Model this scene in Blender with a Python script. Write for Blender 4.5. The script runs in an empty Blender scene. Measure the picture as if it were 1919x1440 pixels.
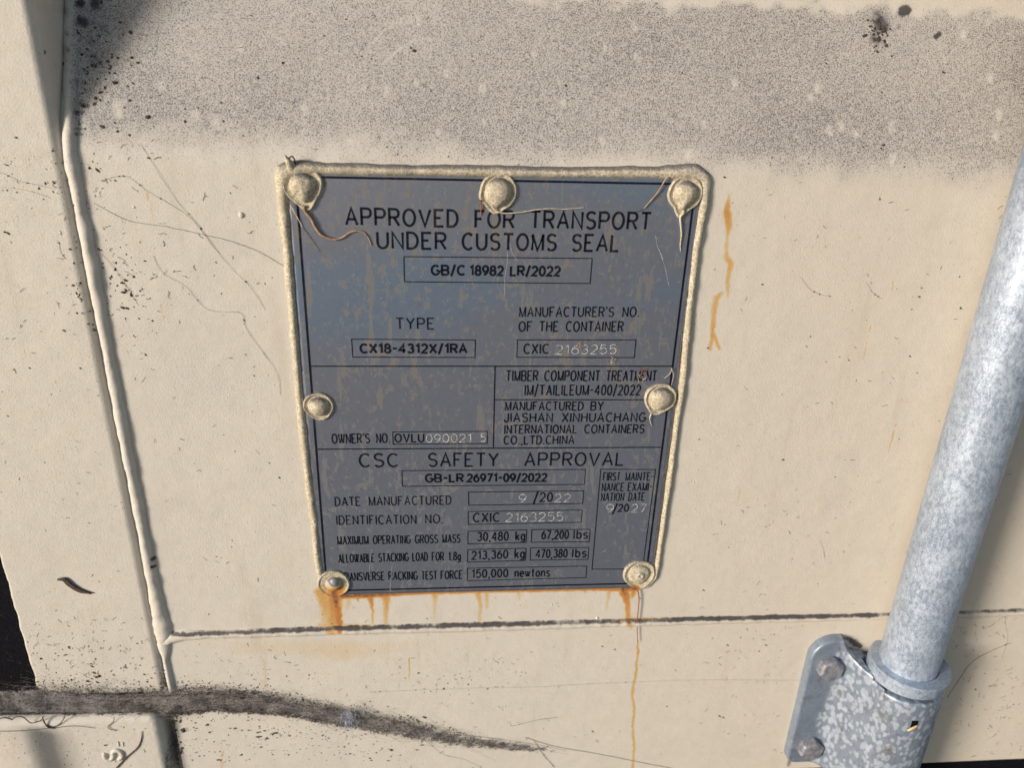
import bpy, math, random
import numpy as np
from mathutils import Matrix, Vector

random.seed(7)
rng = np.random.default_rng(11)
sc = bpy.context.scene
col = sc.collection

# ------------------------------------------------------------------ camera
# local working frame in millimetres: X right, h out of the wall, Z up, origin = centre of the data plate
F_PX, CX, CY = 1441.0, 959.5, 720.0
_b = np.array([-111.0, 3316.0, F_PX]); _b /= np.linalg.norm(_b)
_a = np.array([17750.0, -30.0, F_PX]); _a -= _a.dot(_b) * _b; _a /= np.linalg.norm(_a)
_n = np.cross(_a, _b)
DIST = 372.006
def ray(px, py): return np.array([px - CX, py - CY, F_PX])
_r0 = ray(930, 720); _s0 = DIST / _r0.dot(_n)
CAM = np.array([-_s0 * _r0.dot(_a), DIST, _s0 * _r0.dot(_b)])      # (X, h, Z) of the lens
def P(px, py, h=0.0):
    r = ray(px, py); s = (DIST - h) / r.dot(_n)
    return np.array([CAM[0] + s * r.dot(_a), h, CAM[2] - s * r.dot(_b)])
Z0 = 1.25                                                           # plate centre is 1.25 m above the yard
def world(v):
    v = np.asarray(v, float)
    return np.stack([v[..., 0] * .001, -v[..., 1] * .001, Z0 + v[..., 2] * .001], -1)

cam_data = bpy.data.cameras.new('camera'); cam = bpy.data.objects.new('camera', cam_data); col.objects.link(cam)
def cv(c): return Vector((c.dot(_a), c.dot(_n), -c.dot(_b)))
xr, yu, zb = cv(np.array([1., 0, 0])), cv(np.array([0, -1., 0])), cv(np.array([0, 0, -1.]))
cw = world(CAM)
cam.matrix_world = Matrix(((xr.x, yu.x, zb.x, cw[0]), (xr.y, yu.y, zb.y, cw[1]), (xr.z, yu.z, zb.z, cw[2]), (0, 0, 0, 1)))
cam_data.sensor_fit = 'HORIZONTAL'; cam_data.sensor_width = 36; cam_data.lens = F_PX / 1919 * 36
cam_data.clip_start = .01; cam_data.clip_end = 500
cam_data.dof.use_dof = True; cam_data.dof.focus_distance = .404; cam_data.dof.aperture_fstop = 10
sc.camera = cam

# ------------------------------------------------------------------ light
EL, AZ = math.radians(12), math.radians(57)      # sun low, 57 degrees to the left of the wall's normal
sdir = Vector((-math.sin(AZ) * math.cos(EL), -math.cos(AZ) * math.cos(EL), math.sin(EL)))
w = bpy.data.worlds.new('World'); sc.world = w; w.use_nodes = True
nt = w.node_tree; nt.nodes.clear()
sky = nt.nodes.new('ShaderNodeTexSky'); sky.sky_type = 'NISHITA'; sky.sun_disc = False
sky.sun_elevation = EL; sky.sun_rotation = math.pi + AZ
bg = nt.nodes.new('ShaderNodeBackground'); bg.inputs[1].default_value = .13
wo = nt.nodes.new('ShaderNodeOutputWorld')
nt.links.new(sky.outputs[0], bg.inputs[0]); nt.links.new(bg.outputs[0], wo.inputs[0])
sl = bpy.data.lights.new('sun', 'SUN'); sl.energy = 3.9; sl.angle = math.radians(15); sl.color = (1, .94, .86)
so = bpy.data.objects.new('sun', sl); col.objects.link(so); so.rotation_euler = sdir.to_track_quat('Z', 'Y').to_euler()
so.location = (0, -2, 3)
sc.view_settings.view_transform = 'Standard'; sc.view_settings.look = 'None'
sc.view_settings.gamma = 1; sc.view_settings.exposure = 0.09; sc.view_settings.use_curve_mapping = False

# ------------------------------------------------------------------ node helpers
class M:
    def __init__(s, name):
        s.m = bpy.data.materials.new(name); s.m.use_nodes = True; s.t = s.m.node_tree; s.t.nodes.clear()
        s.out = s.t.nodes.new('ShaderNodeOutputMaterial'); s.b = s.t.nodes.new('ShaderNodeBsdfPrincipled')
        s.t.links.new(s.b.outputs[0], s.out.inputs[0])
        s.pos = s.t.nodes.new('ShaderNodeNewGeometry').outputs['Position']
    def put(s, sock, v):
        if isinstance(v, bpy.types.NodeSocket): s.t.links.new(v, sock)
        elif isinstance(v, tuple) and len(v) == 3 and sock.type == 'RGBA': sock.default_value = (*v, 1)
        else: sock.default_value = v
    def set(s, **k):
        for a, v in k.items(): s.put(s.b.inputs[a.replace('_', ' ')], v)
        return s
    def op(s, o, a, b=0.0, c=None, clamp=False):
        n = s.t.nodes.new('ShaderNodeMath'); n.operation = o; n.use_clamp = clamp
        s.put(n.inputs[0], a); s.put(n.inputs[1], b)
        if c is not None: s.put(n.inputs[2], c)
        return n.outputs[0]
    def mix(s, f, a, b, mode='MIX'):
        n = s.t.nodes.new('ShaderNodeMix'); n.data_type = 'RGBA'; n.blend_type = mode
        s.put(n.inputs[0], f); s.put(n.inputs[6], a); s.put(n.inputs[7], b); return n.outputs[2]
    def vec(s, scale, rot=(0, 0, 0)):
        n = s.t.nodes.new('ShaderNodeMapping'); n.inputs['Scale'].default_value = scale; n.inputs['Rotation'].default_value = rot
        s.t.links.new(s.pos, n.inputs[0]); return n.outputs[0]
    def noise(s, scale, detail=2, rough=.5, vec=None, dist=0):
        n = s.t.nodes.new('ShaderNodeTexNoise'); n.inputs['Scale'].default_value = scale
        n.inputs['Detail'].default_value = detail; n.inputs['Roughness'].default_value = rough; n.inputs['Distortion'].default_value = dist
        s.t.links.new(vec or s.pos, n.inputs['Vector']); return n.outputs[0]
    def voro(s, scale, feature='F1', vec=None, out='Distance', rand=1):
        n = s.t.nodes.new('ShaderNodeTexVoronoi'); n.feature = feature; n.inputs['Scale'].default_value = scale
        n.inputs['Randomness'].default_value = rand
        s.t.links.new(vec or s.pos, n.inputs['Vector']); return n.outputs[out]
    def step(s, x, lo, hi, a=0.0, b=1.0):
        n = s.t.nodes.new('ShaderNodeMapRange'); n.interpolation_type = 'SMOOTHSTEP'
        s.put(n.inputs[0], x); n.inputs[1].default_value = lo; n.inputs[2].default_value = hi
        n.inputs[3].default_value = a; n.inputs[4].default_value = b; return n.outputs[0]
    def bump(s, h, dist, strength=1.0, nrm=None):
        n = s.t.nodes.new('ShaderNodeBump'); n.inputs['Distance'].default_value = dist; n.inputs['Strength'].default_value = strength
        s.put(n.inputs['Height'], h)
        if nrm: s.t.links.new(nrm, n.inputs['Normal'])
        return n.outputs[0]
    def attr(s, name):
        n = s.t.nodes.new('ShaderNodeAttribute'); n.attribute_name = name
        q = s.t.nodes.new('ShaderNodeSeparateColor'); s.t.links.new(n.outputs['Color'], q.inputs[0])
        return q.outputs[0], q.outputs[1], q.outputs[2], n.outputs['Alpha']
    def nz(s):
        g = s.t.nodes.new('ShaderNodeNewGeometry'); q = s.t.nodes.new('ShaderNodeSeparateXYZ')
        s.t.links.new(g.outputs['Normal'], q.inputs[0]); return q.outputs[2]

def sepx(m):
    q = m.t.nodes.new('ShaderNodeSeparateXYZ'); m.t.links.new(m.pos, q.inputs[0]); return q.outputs[0]
def paint(name, sealant=False):
    m = M(name)
    gr, ru, dk, li = m.attr('mask')
    big = m.noise(14, 3); mid = m.noise(120, 4, .6)
    if sealant:
        c = m.mix(big, (.37, .31, .225), (.46, .39, .285))
        cell = m.voro(420, 'DISTANCE_TO_EDGE', vec=m.vec((1, 1, 1)))
        wob = m.op('ADD', cell, m.op('MULTIPLY', m.op('SUBTRACT', m.noise(900, 2), .5), .06))
        crack = m.op('MULTIPLY', m.step(wob, .02, .115, 1, 0), m.step(m.noise(110, 3), .3, .55, .45, 1))
        c = m.mix(m.op('MULTIPLY', crack, .52), c, (.84, .77, .60))
        c = m.mix(m.step(m.noise(1500, 2), .56, .72, 0, .4), c, (.20, .16, .11))
    else:
        c = m.mix(big, (.60, .552, .49), (.615, .562, .488))
        c = m.mix(m.step(m.op('ADD', sepx(m), m.op('MULTIPLY', big, .12)), .06, .36, 0, .5), c, (.60, .515, .405))
        c = m.mix(m.step(mid, .35, .75, 0, .18), c, (.48, .41, .32))
        c = m.mix(m.step(m.noise(75, 3, .6, m.vec((1, 1, .09))), .56, .72, 0, .22), c, (.45, .37, .27))
        c = m.mix(m.step(m.noise(26, 5, .7), .54, .7, 0, .25), c, (.50, .45, .40))
        dash = m.op('MULTIPLY', m.step(m.noise(620, 2, .6, m.vec((.8, 1, 2.4), (0, .25, 0))), .675, .70), m.step(m.noise(45, 3), .45, .6, .25, 1))
        c = m.mix(m.op('MULTIPLY', dash, .65), c, (.17, .13, .10))
    # fine dark mould speckle, denser where the grime mask is high
    f1 = m.noise(1900, 3, .75); f2 = m.noise(430, 3, .6)
    dens = m.op('MULTIPLY_ADD', gr, .17, m.op('MULTIPLY', m.op('SUBTRACT', f2, .5), .14))
    sp = m.step(m.op('ADD', f1, dens), .65, .73)
    c = m.mix(m.op('MULTIPLY', m.step(gr, 0, 1), .52), c, (.40, .375, .365))
    c = m.mix(m.op('MULTIPLY', sp, .85), c, (.085, .075, .078))
    sp2 = m.step(m.op('ADD', m.noise(2100, 2, .6), m.op('MULTIPLY', gr, .05)), .69, .74)
    c = m.mix(m.op('MULTIPLY', sp2, .55), c, (.16, .12, .09))
    c = m.mix(m.op('MULTIPLY', li, m.step(m.noise(500, 3, .6), .3, .7, .45, 1)), c, (.62, .58, .51))
    # sparse dark dots
    vd = m.voro(330); vc = m.voro(330, out='Color')
    q = m.t.nodes.new('ShaderNodeSeparateColor'); m.t.links.new(vc, q.inputs[0])
    dot = m.op('MULTIPLY', m.step(vd, .05, .11, 1, 0), m.step(q.outputs[0], .89, .90))
    c = m.mix(m.op('MULTIPLY', dot, .8), c, (.07, .05, .045))
    # short scratches
    sv = m.vec((90, 90, 22), (0, .35, 0)); sv2 = m.vec((260, 260, 40), (0, -.2, 0))
    scr = m.op('MULTIPLY', m.step(m.noise(4, 2, .6, sv2), .705, .74), m.step(m.noise(40, 2), .48, .6))
    c = m.mix(m.op('MULTIPLY', scr, .6), c, (.20, .12, .07))
    # rust runs
    rn = m.op('MULTIPLY_ADD', m.noise(420, 4, .65), .55, m.op('MULTIPLY', m.noise(1400, 2), .25))
    rr = m.op('MULTIPLY', ru, m.op('ADD', rn, .62))
    rc = m.mix(m.step(rr, .25, .8), (.56, .36, .12), (.46, .17, .022))
    rc = m.mix(m.step(rr, .85, 1.1), rc, (.09, .03, .015))
    c = m.mix(m.step(rr, .05, .48, 0, .92), c, rc)
    # black dirt, plus shade painted round the bracket
    dn = m.op('ADD', m.op('MULTIPLY', dk, 1.0), m.op('MULTIPLY', m.op('SUBTRACT', m.noise(330, 5, .7), .5), 1.2))
    dd = m.op('MULTIPLY', m.step(dn, .38, .75), m.step(dk, .02, .2))
    c = m.mix(m.step(dk, .15, .9, 0, .6), c, (.11, .098, .10))
    c = m.mix(m.op('MULTIPLY', dd, .85), c, (.045, .038, .042))
    if sealant:
        up = m.op('ADD', m.nz(), m.op('MULTIPLY', m.op('SUBTRACT', m.noise(1300, 3, .7), .5), 1.3))
        c = m.mix(m.step(up, .28, .85, 0, .85), c, (.085, .08, .088))
    b = m.bump(m.noise(900, 3, .6), .00010 if sealant else .00030, .5)
    b = m.bump(m.noise(2000, 2, .6), .00004 if sealant else .00022, .6, b)
    b = m.bump(m.noise(60, 2), .0009, .3, b)
    if sealant: b = m.bump(crack, .00010, .5, b)
    m.set(Base_Color=c, Roughness=m.step(m.op('ADD', gr, mid), 0, 1.4, .5, .8), Normal=b)
    m.b.inputs['Specular IOR Level'].default_value = .3
    return m.m
MAT_PAINT = paint('weathered_cream_paint'); MAT_SEAL = paint('cracked_sealant_paint', True)

def plate_mat():
    m = M('brushed_data_plate')
    brush = m.noise(1, 4, .6, m.vec((2600, 2600, 120)))
    base = m.mix(brush, (.262, .280, .345), (.332, .352, .42))
    base = m.mix(m.op('MULTIPLY', m.step(sepz(m), Z0 - .03, Z0 + .03), m.step(m.noise(7, 2, .5, m.vec((.6, 1, 2.0))), .48, .62, 0, .5)), base, (.22, .33, .48))  # blue reflection band painted into the base colour
    st, st2 = plate_stain(m)
    base = m.mix(st2, base, (.14, .135, .14))
    base = m.mix(m.op('MULTIPLY', st, .9), base, (.155, .137, .112))
    pit = m.step(m.noise(900, 3, .65), .66, .72)
    base = m.mix(m.op('MULTIPLY', pit, .6), base, (.10, .10, .12))
    m.set(Base_Color=base, Metallic=m.op('SUBTRACT', .72, m.op('MULTIPLY', st, .5)), Roughness=m.op('ADD', .34, m.op('MULTIPLY', st, .25)),
          Normal=m.bump(brush, .00004, .5))
    return m.m
def plate_stain(m):
    """tan water spots and runs, and fainter rings"""
    v = m.vec((1, 1, .72)); lo = m.noise(24, 2)
    spots = m.step(m.op('MULTIPLY_ADD', lo, .16, m.noise(330, 4, .6, v, .4)), .665, .70)
    runs = m.step(m.op('MULTIPLY_ADD', m.noise(190, 4, .6), .22, m.noise(210, 3, .6, m.vec((1, 1, .13)))), .735, .77)
    spots2 = m.step(m.noise(620, 3, .6, m.vec((1, 1, .8))), .63, .66)
    fade = m.step(sepz(m), Z0 - .14, Z0 + .02, .45, .9)
    st = m.op('MULTIPLY', m.op('MAXIMUM', m.op('MAXIMUM', spots, runs), m.op('MULTIPLY', spots2, .55)), fade)
    ring = m.step(m.op('ABSOLUTE', m.op('SUBTRACT', m.noise(310, 3, .6), .615)), .004, .012, .35, 0)
    return st, ring
def sepz(m):
    q = m.t.nodes.new('ShaderNodeSeparateXYZ'); m.t.links.new(m.pos, q.inputs[0]); return q.outputs[2]
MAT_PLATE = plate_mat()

def ink():
    m = M('black_etched_ink'); st, r = plate_stain(m)
    m.set(Base_Color=m.mix(m.op('MULTIPLY', st, .14), (.004, .005, .013), (.13, .11, .085)), Roughness=.7); m.b.inputs['Specular IOR Level'].default_value = .15; return m.m
MAT_INK = ink()
def stamp():
    m = M('scratched_stamp_metal'); st, r = plate_stain(m)
    n = m.noise(1800, 2)
    m.set(Base_Color=m.mix(m.op('MULTIPLY', st, .12), m.mix(m.step(m.noise(1300, 3, .7), .38, .62), (.22, .225, .24), (.66, .66, .65)), (.3, .27, .22)), Metallic=.0, Roughness=.5); return m.m
MAT_STAMP = stamp()


def galv(name, blotch=False):
    m = M(name)
    n1 = m.noise(55, 4, .65); n2 = m.noise(520, 4, .7, m.vec((1, 1, .55))); n3 = m.noise(1500, 4, .8, m.vec((1, 1, .6), (0, .4, 0)))
    f = m.op('ADD', m.op('MULTIPLY', n1, .45), m.op('MULTIPLY', n2, .55))
    c = m.mix(m.step(f, .36, .64), (.22, .27, .36), (.46, .53, .63))
    c = m.mix(m.step(n3, .46, .68, 0, .55), c, (.70, .76, .84))
    c = m.mix(m.step(m.noise(620, 4, .75), .56, .70, 0, .45), c, (.17, .20, .25))
    met = .42
    if blotch:
        d = m.op('SUBTRACT', m.op('MULTIPLY_ADD', m.noise(500, 2), .35, m.op('MULTIPLY', m.noise(120, 2), .5)), m.voro(340, 'SMOOTH_F1', vec=m.vec((1.1, 1.1, .65), (0, .25, 0))))
        rc, _, dk, _ = m.attr('mask')
        bl = m.op('MULTIPLY', m.step(m.op('ADD', d, m.op('MULTIPLY', m.op('SUBTRACT', m.noise(900, 3, .7), .5), .12)), -.06, .12, 0, .85), m.step(m.op('ADD', rc, m.op('MULTIPLY', m.noise(60, 2), .5)), .45, .75))
        c = m.mix(.35, c, (.16, .19, .235))
        c = m.mix(bl, m.mix(.55, c, (.19, .23, .29)), m.mix(m.noise(300, 4), (.33, .38, .46), (.62, .67, .75)))
        c = m.mix(m.step(m.noise(70, 5, .7), .52, .68, 0, .5), c, (.15, .14, .13))
        rs = m.step(m.noise(140, 5, .75), .63, .70)
        c = m.mix(m.op('MULTIPLY', rs, .7), c, (.17, .10, .06))
    m.set(Base_Color=c, Metallic=met, Roughness=m.step(n2, .3, .7, .36, .55), Normal=m.bump(n2, .00025, .5, m.bump(n3, .0001, .5)))
    return m.m
MAT_ROD = galv('galvanised_pipe'); MAT_BRK = galv('blotched_galvanised_casting', True)

def simple(name, c1, c2, rough=.7, scale=300, bump=.0002, metallic=0, alpha=None):
    m = M(name); n = m.noise(scale, 4, .65)
    m.set(Base_Color=m.mix(m.step(n, .35, .65), c1, c2), Roughness=rough, Metallic=metallic, Normal=m.bump(n, bump, .6))
    return m.m
MAT_SCR = simple('pale_scratch', (.35, .35, .37), (.58, .58, .58), .6, 900)
MAT_BOLT = simple('dull_zinc_bolt', (.19, .19, .21), (.33, .33, .36), .55, 300, .0003, .4)
MAT_RUBBER_SLOT_DARK = simple('black_rubber_and_slot_dark', (.003, .003, .005), (.008, .008, .011), .85, 500, .0005)
MAT_RUBBER_SLOT_DARK.node_tree.nodes['Principled BSDF'].inputs['Specular IOR Level'].default_value = .08
MAT_SPECK = simple('brown_black_dirt', (.025, .018, .014), (.09, .065, .05), .9, 900)
MAT_LEAF = simple('dead_leaf', (.035, .022, .018), (.10, .065, .05), .7, 800)
MAT_WEB = simple('dusty_web_fibre', (.12, .105, .10), (.42, .38, .35), .8, 90)
MAT_FLUFF = simple('blue_grey_fluff', (.30, .32, .42), (.55, .57, .66), .8, 300)
MAT_THREAD = simple('brown_sealant_string', (.26, .15, .08), (.42, .30, .18), .5, 500)
MAT_THREAD2 = simple('rusty_string', (.22, .06, .025), (.34, .12, .05), .6, 500)
MAT_CREAM = simple('cream_sealant_string', (.42, .35, .24), (.62, .55, .42), .6, 500)
MAT_STRAW = simple('dry_straw', (.62, .45, .20), (.75, .58, .30), .5, 300)
MAT_GROUND = simple('yard_gravel', (.10, .105, .12), (.17, .17, .18), .9, 30, .01)
def dustmat():
    m = M('cobweb_dust_felt')
    n = m.noise(330, 5, .75); e, dkk, _, _ = m.attr('mask')
    c = m.mix(m.step(m.noise(90, 4, .7), .35, .65), (.05, .046, .05), (.20, .185, .18))
    c = m.mix(m.step(m.noise(900, 3, .7, m.vec((.35, 1, 1))), .54, .68, 0, .7), c, (.34, .31, .29))
    c = m.mix(m.step(m.noise(700, 3, .7), .55, .65, 0, .8), c, (.02, .016, .015))
    c = m.mix(m.step(m.op('ADD', dkk, m.op('MULTIPLY', m.op('SUBTRACT', m.noise(60, 4, .7), .5), 1.6)), .35, .8, 0, .9), c, (.008, .008, .012))  # near-black web edges: crevice shading painted into the colour
    cov = m.step(m.op('ADD', e, m.op('MULTIPLY', m.op('SUBTRACT', n, .5), 2.6)), .34, .62)
    m.set(Base_Color=c, Roughness=.9, Alpha=cov, Normal=m.bump(m.noise(500, 4, .7), .0012, .8))
    return m.m
MAT_DUST = dustmat()

# ------------------------------------------------------------------ mesh helpers
def tag(o, label=None, cat=None, group=None, kind=None):
    if label: o['label'] = label
    if cat: o['category'] = cat
    if group: o['group'] = group
    if kind: o['kind'] = kind
    return o
BASE = {}
def empty(name, base, label, cat, group=None):
    o = bpy.data.objects.new(name, None); o.empty_display_size = .01; col.objects.link(o)
    o.location = world(base); BASE[o.name] = np.array(base, float); return tag(o, label, cat, group)
def build(name, V, Fs, mat, parent=None, base=None, smooth=True, mask=None):
    V = np.asarray(V, float)
    if parent is not None:
        base = BASE[parent.name]
    elif base is None:
        base = np.array([V[:, 0].mean(), V[:, 1].min(), V[:, 2].min()])
    d = V - base
    W = np.stack([d[:, 0] * .001, -d[:, 1] * .001, d[:, 2] * .001], -1)
    me = bpy.data.meshes.new(name)
    if isinstance(Fs, np.ndarray):
        k = Fs.shape[1]; me.vertices.add(len(W)); me.vertices.foreach_set('co', W.ravel().astype('f'))
        me.loops.add(Fs.size); me.loops.foreach_set('vertex_index', Fs.ravel().astype('i'))
        me.polygons.add(len(Fs)); me.polygons.foreach_set('loop_start', np.arange(0, Fs.size, k, dtype='i'))
        me.update(calc_edges=True); me.validate()
    else:
        me.from_pydata([tuple(x) for x in W], [], [tuple(f) for f in Fs]); me.update()
    if smooth: me.polygons.foreach_set('use_smooth', np.ones(len(me.polygons), bool))
    if mask is not None:
        at = me.color_attributes.new('mask', 'FLOAT_COLOR', 'POINT'); at.data.foreach_set('color', np.asarray(mask, 'f').ravel())
    me.materials.append(mat)
    o = bpy.data.objects.new(name, me); col.objects.link(o)
    BASE[o.name] = np.array(base, float)
    if parent is not None: o.parent = parent
    else: o.location = world(base)
    return o

def hashn(ix, iy, seed):
    n = (ix.astype(np.int64) * 374761393 + iy.astype(np.int64) * 668265263 + seed * 144665) & 0x7fffffff
    n = ((n ^ (n >> 13)) * 1274126177) & 0x7fffffff
    return ((n ^ (n >> 16)) & 0xffff) / 65535.0
def vnoise(x, y, seed=0):
    x = np.asarray(x, float); y = np.asarray(y, float)
    ix = np.floor(x).astype(np.int64); iy = np.floor(y).astype(np.int64); fx = x - ix; fy = y - iy
    fx = fx * fx * (3 - 2 * fx); fy = fy * fy * (3 - 2 * fy)
    a, b, c, d = hashn(ix, iy, seed), hashn(ix + 1, iy, seed), hashn(ix, iy + 1, seed), hashn(ix + 1, iy + 1, seed)
    return (a * (1 - fx) + b * fx) * (1 - fy) + (c * (1 - fx) + d * fx) * fy
def fbm(x, y, s, oct=4, seed=0):
    v = 0; a = .5; t = 0
    for k in range(oct):
        v = v + a * vnoise(np.asarray(x) / s * 2 ** k, np.asarray(y) / s * 2 ** k, seed + k); t += a; a *= .55
    return v / t
def ss(x, lo, hi):
    t = np.clip((np.asarray(x, float) - lo) / (hi - lo), 0, 1); return t * t * (3 - 2 * t)

# ------------------------------------------------------------------ the door's relief
ZK = 115.5                       # height where the panel starts leaning back
TAN = math.tan(math.radians(26))
def base_h(Z):
    t = np.asarray(Z, float) - ZK
    sof = np.where(t > 6, t, np.where(t < -6, 0, (t + 6) ** 2 / 24))     # soft crease
    return -TAN * sof
def PW(px, py, off=0.0):
    h = 0.0
    for _ in range(40): h = .5 * h + .5 * (float(base_h(P(px, py, h)[2])) + off)
    return P(px, py, h)
Z2 = PW(1700, 22)[2]
def wall_h(X, Z):
    h = base_h(Z); h2 = float(base_h(Z2))
    d = h - h2
    return np.where(d < -4, h2, np.where(d > 4, h, h2 + (d + 4) ** 2 / 16))
XB = -194.1                      # vertical weld bead
XP = -198.0                      # right edge of the corner post
POST_H = 1.2
XL = P(32, 1165, POST_H)[0]      # left edge of the post
ZPB = P(200, 1303, POST_H)[2]    # bottom of the post
ZRAIL = P(1500, 1443, 0)[2]      # bottom edge of the rail
XCH = P(337, 1400, 0)[0]         # right side of the channel in the rail

# ------------------------------------------------------------------ stains
STAIN = []   # (channel, pts[(X,Z,r,i)])
def stain(ch, pts):
    q = []
    for (px, py, r, i) in pts:
        p = PW(px, py); q.append((p[0], p[2], r * abs(PW(px + 1, py)[0] - p[0]), i))
    STAIN.append((ch, np.array(q)))
G_, R_, D_, L_ = 0, 1, 2, 3
# rust runs under the plate
stain(R_, [(600, 1110, 12, .5), (612, 1135, 15, .45), (618, 1168, 20, .33)])
stain(R_, [(630, 1110, 20, .75), (628, 1125, 15, .75), (626, 1150, 12, .6), (622, 1180, 12, .42)])
stain(R_, [(628, 1112, 12, 1.0), (630, 1130, 8, 1.0), (634, 1150, 7, .9), (637, 1180, 6, .9)])
stain(R_, [(600, 1172, 5, .35), (700, 1174, 5, .3)])
stain(R_, [(640, 1118, 7, 1.0), (700, 1116, 7, 1.0), (760, 1112, 5.5, .9), (900, 1109, 4.5, .7), (1100, 1105, 4.5, .75), (1190, 1104, 7, 1.0)])
stain(R_, [(655, 1118, 7, .35), (650, 1140, 6, .25)])
stain(R_, [(670, 1118, 4, .7), (671, 1128, 2.5, .45)])
stain(R_, [(693, 1115, 7, .8), (697, 1135, 4, .6), (698, 1150, 3, .45), (699, 1172, 2.5, .3)])
stain(R_, [(722, 1113, 12, .65), (725, 1128, 7, .5), (722, 1150, 6, .38), (724, 1172, 5, .28)])
stain(R_, [(816, 1112, 9, .45), (815, 1130, 5, .3), (814, 1160, 4, .22)])
stain(R_, [(895, 1110, 7, .48), (900, 1130, 5, .38), (899, 1165, 5, .28)])
stain(R_, [(912, 1110, 5, .4), (912, 1140, 4, .28)])
stain(R_, [(970, 1108, 6, .34), (973, 1125, 4, .22)])
stain(R_, [(1141, 1106, 5, .45), (1140, 1122, 3.5, .32), (1137, 1142, 3, .22)])
stain(R_, [(1168, 1105, 9, 1.0), (1174, 1120, 8, .85), (1177, 1135, 6, .6), (1177, 1152, 5, .55), (1178, 1165, 7, .5), (1183, 1180, 4, .25)])
stain(R_, [(1188, 1108, 6, .7), (1186, 1120, 4, .45)])
stain(R_, [(1196, 1200, 1.6, .55), (1195, 1215, 2.5, .5), (1196, 1225, 4.2, .5), (1193, 1240, 2.5, .46), (1192, 1265, 4, .45), (1188, 1280, 3, .45),
           (1185, 1300, 3.4, .42), (1189, 1335, 3.6, .42), (1186, 1362, 3, .42), (1189, 1395, 3.4, .42), (1186, 1440, 3.4, .42), (1186, 1460, 3, .4)])
stain(R_, [(1150, 1165, 3, .25), (1185, 1160, 4, .4), (1260, 1158, 2, .2)])
stain(R_, [(440, 1215, 24, .15), (560, 1214, 26, .18), (640, 1222, 34, .22), (720, 1215, 22, .16), (820, 1205, 10, .1)])
stain(R_, [(496, 1240, 4, .2), (498, 1290, 4, .25)]); stain(R_, [(415, 1400, 3, .2), (416, 1440, 4, .28)])
# rust run on the right of the plate
stain(R_, [(1366, 365, 3, .3), (1364, 385, 6, .55), (1363, 400, 8, .62), (1366, 425, 8, .5), (1362, 445, 4, .35), (1361, 480, 6, .38), (1370, 495, 7, .45),
           (1364, 530, 5, .4), (1365, 555, 4, .35)])
stain(R_, [(1352, 550, 5, .38), (1342, 560, 8, .42), (1338, 590, 6, .42), (1336, 615, 5, .45), (1334, 630, 5, .5), (1331, 655, 4, .45)])
stain(R_, [(1337, 625, 5, .5), (1349, 655, 3, .42)])
stain(R_, [(1368, 570, 2.5, .15), (1362, 640, 3, .12)])
for (x0, y0, x1, y1, i) in [(1631, 610, 1616, 675, .55), (1680, 795, 1664, 850, .55), (1675, 525, 1670, 552, .5), (768, 1234, 766, 1272, .6), (786, 1225, 786, 1240, .35),
                            (302, 570, 308, 606, .35), (276, 360, 284, 395, .5), (284, 395, 288, 420, .3), (364, 575, 365, 590, .3), (1386, 920, 1382, 950, .35), (905, 1320, 905, 1345, .2)]:
    stain(R_, [(x0, y0, 1.6, i), (x1, y1, 1.2, i * .7)])
# black dirt; the bracket outline also carries painted contact shade
for (x, y, r, i) in [(154, 40, 10, .6), (178, 3, 12, .7), (150, 5, 8, .6), (168, 74, 10, .5), (185, 95, 22, .42), (172, 120, 20, .42), (150, 155, 14, .38), (195, 60, 16, .3),
                     (165, 30, 34, .35), (210, 40, 36, .28), (180, 180, 28, .2), (240, 30, 40, .16), (148, 240, 8, .4), (132, 150, 14, .3), (128, 90, 8, .55), (125, 20, 10, .5), (128, 60, 8, .5), (140, 190, 9, .35),
                     (1645, 40, 16, .55), (1640, 72, 14, .6), (1658, 50, 12, .5), (1688, 20, 9, .85), (1697, 17, 7, .8), (1683, 48, 5, .4), (1759, 62, 5, .85), (1753, 68, 6, .8), (1690, 20, 40, .22), (1640, 20, 25, .35),
                     (1900, 50, 22, .18), (1919, 90, 26, .28), (1300, 50, 40, .08), (1770, 26, 14, .2), (1930, 140, 20, .2), (1350, 75, 30, .12), (1847, 88, 6, .3),
                     (770, 1350, 20, .3), (287, 1045, 5, .9), (288, 1058, 4, .8), (1540, 1200, 14, .2), (1600, 1205, 16, .45), (1620, 1228, 10, .7), (1455, 1150, 8, .2)]:
    stain(D_, [(x, y, r, i), (x + 2, y + 2, r, i)])
stain(D_, [(1478, 1436, 5, .6), (1490, 1340, 4, .5), (1505, 1270, 4, .55), (1520, 1222, 4, .6), (1535, 1203, 4, .6), (1558, 1195, 4, .6), (1590, 1198, 5, .6), (1612, 1212, 6, .7)])  # dirt line along the bracket flange, with its contact shade painted in
stain(D_, [(330, 1360, 10, .35), (318, 1440, 12, .4)])
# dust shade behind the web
stain(D_, [(300, 1300, 12, .12), (420, 1303, 14, .2), (520, 1318, 14, .2), (640, 1338, 14, .2), (760, 1362, 14, .22), (880, 1389, 10, .22), (970, 1401, 6, .24), (1010, 1405, 3, .2)])
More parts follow.
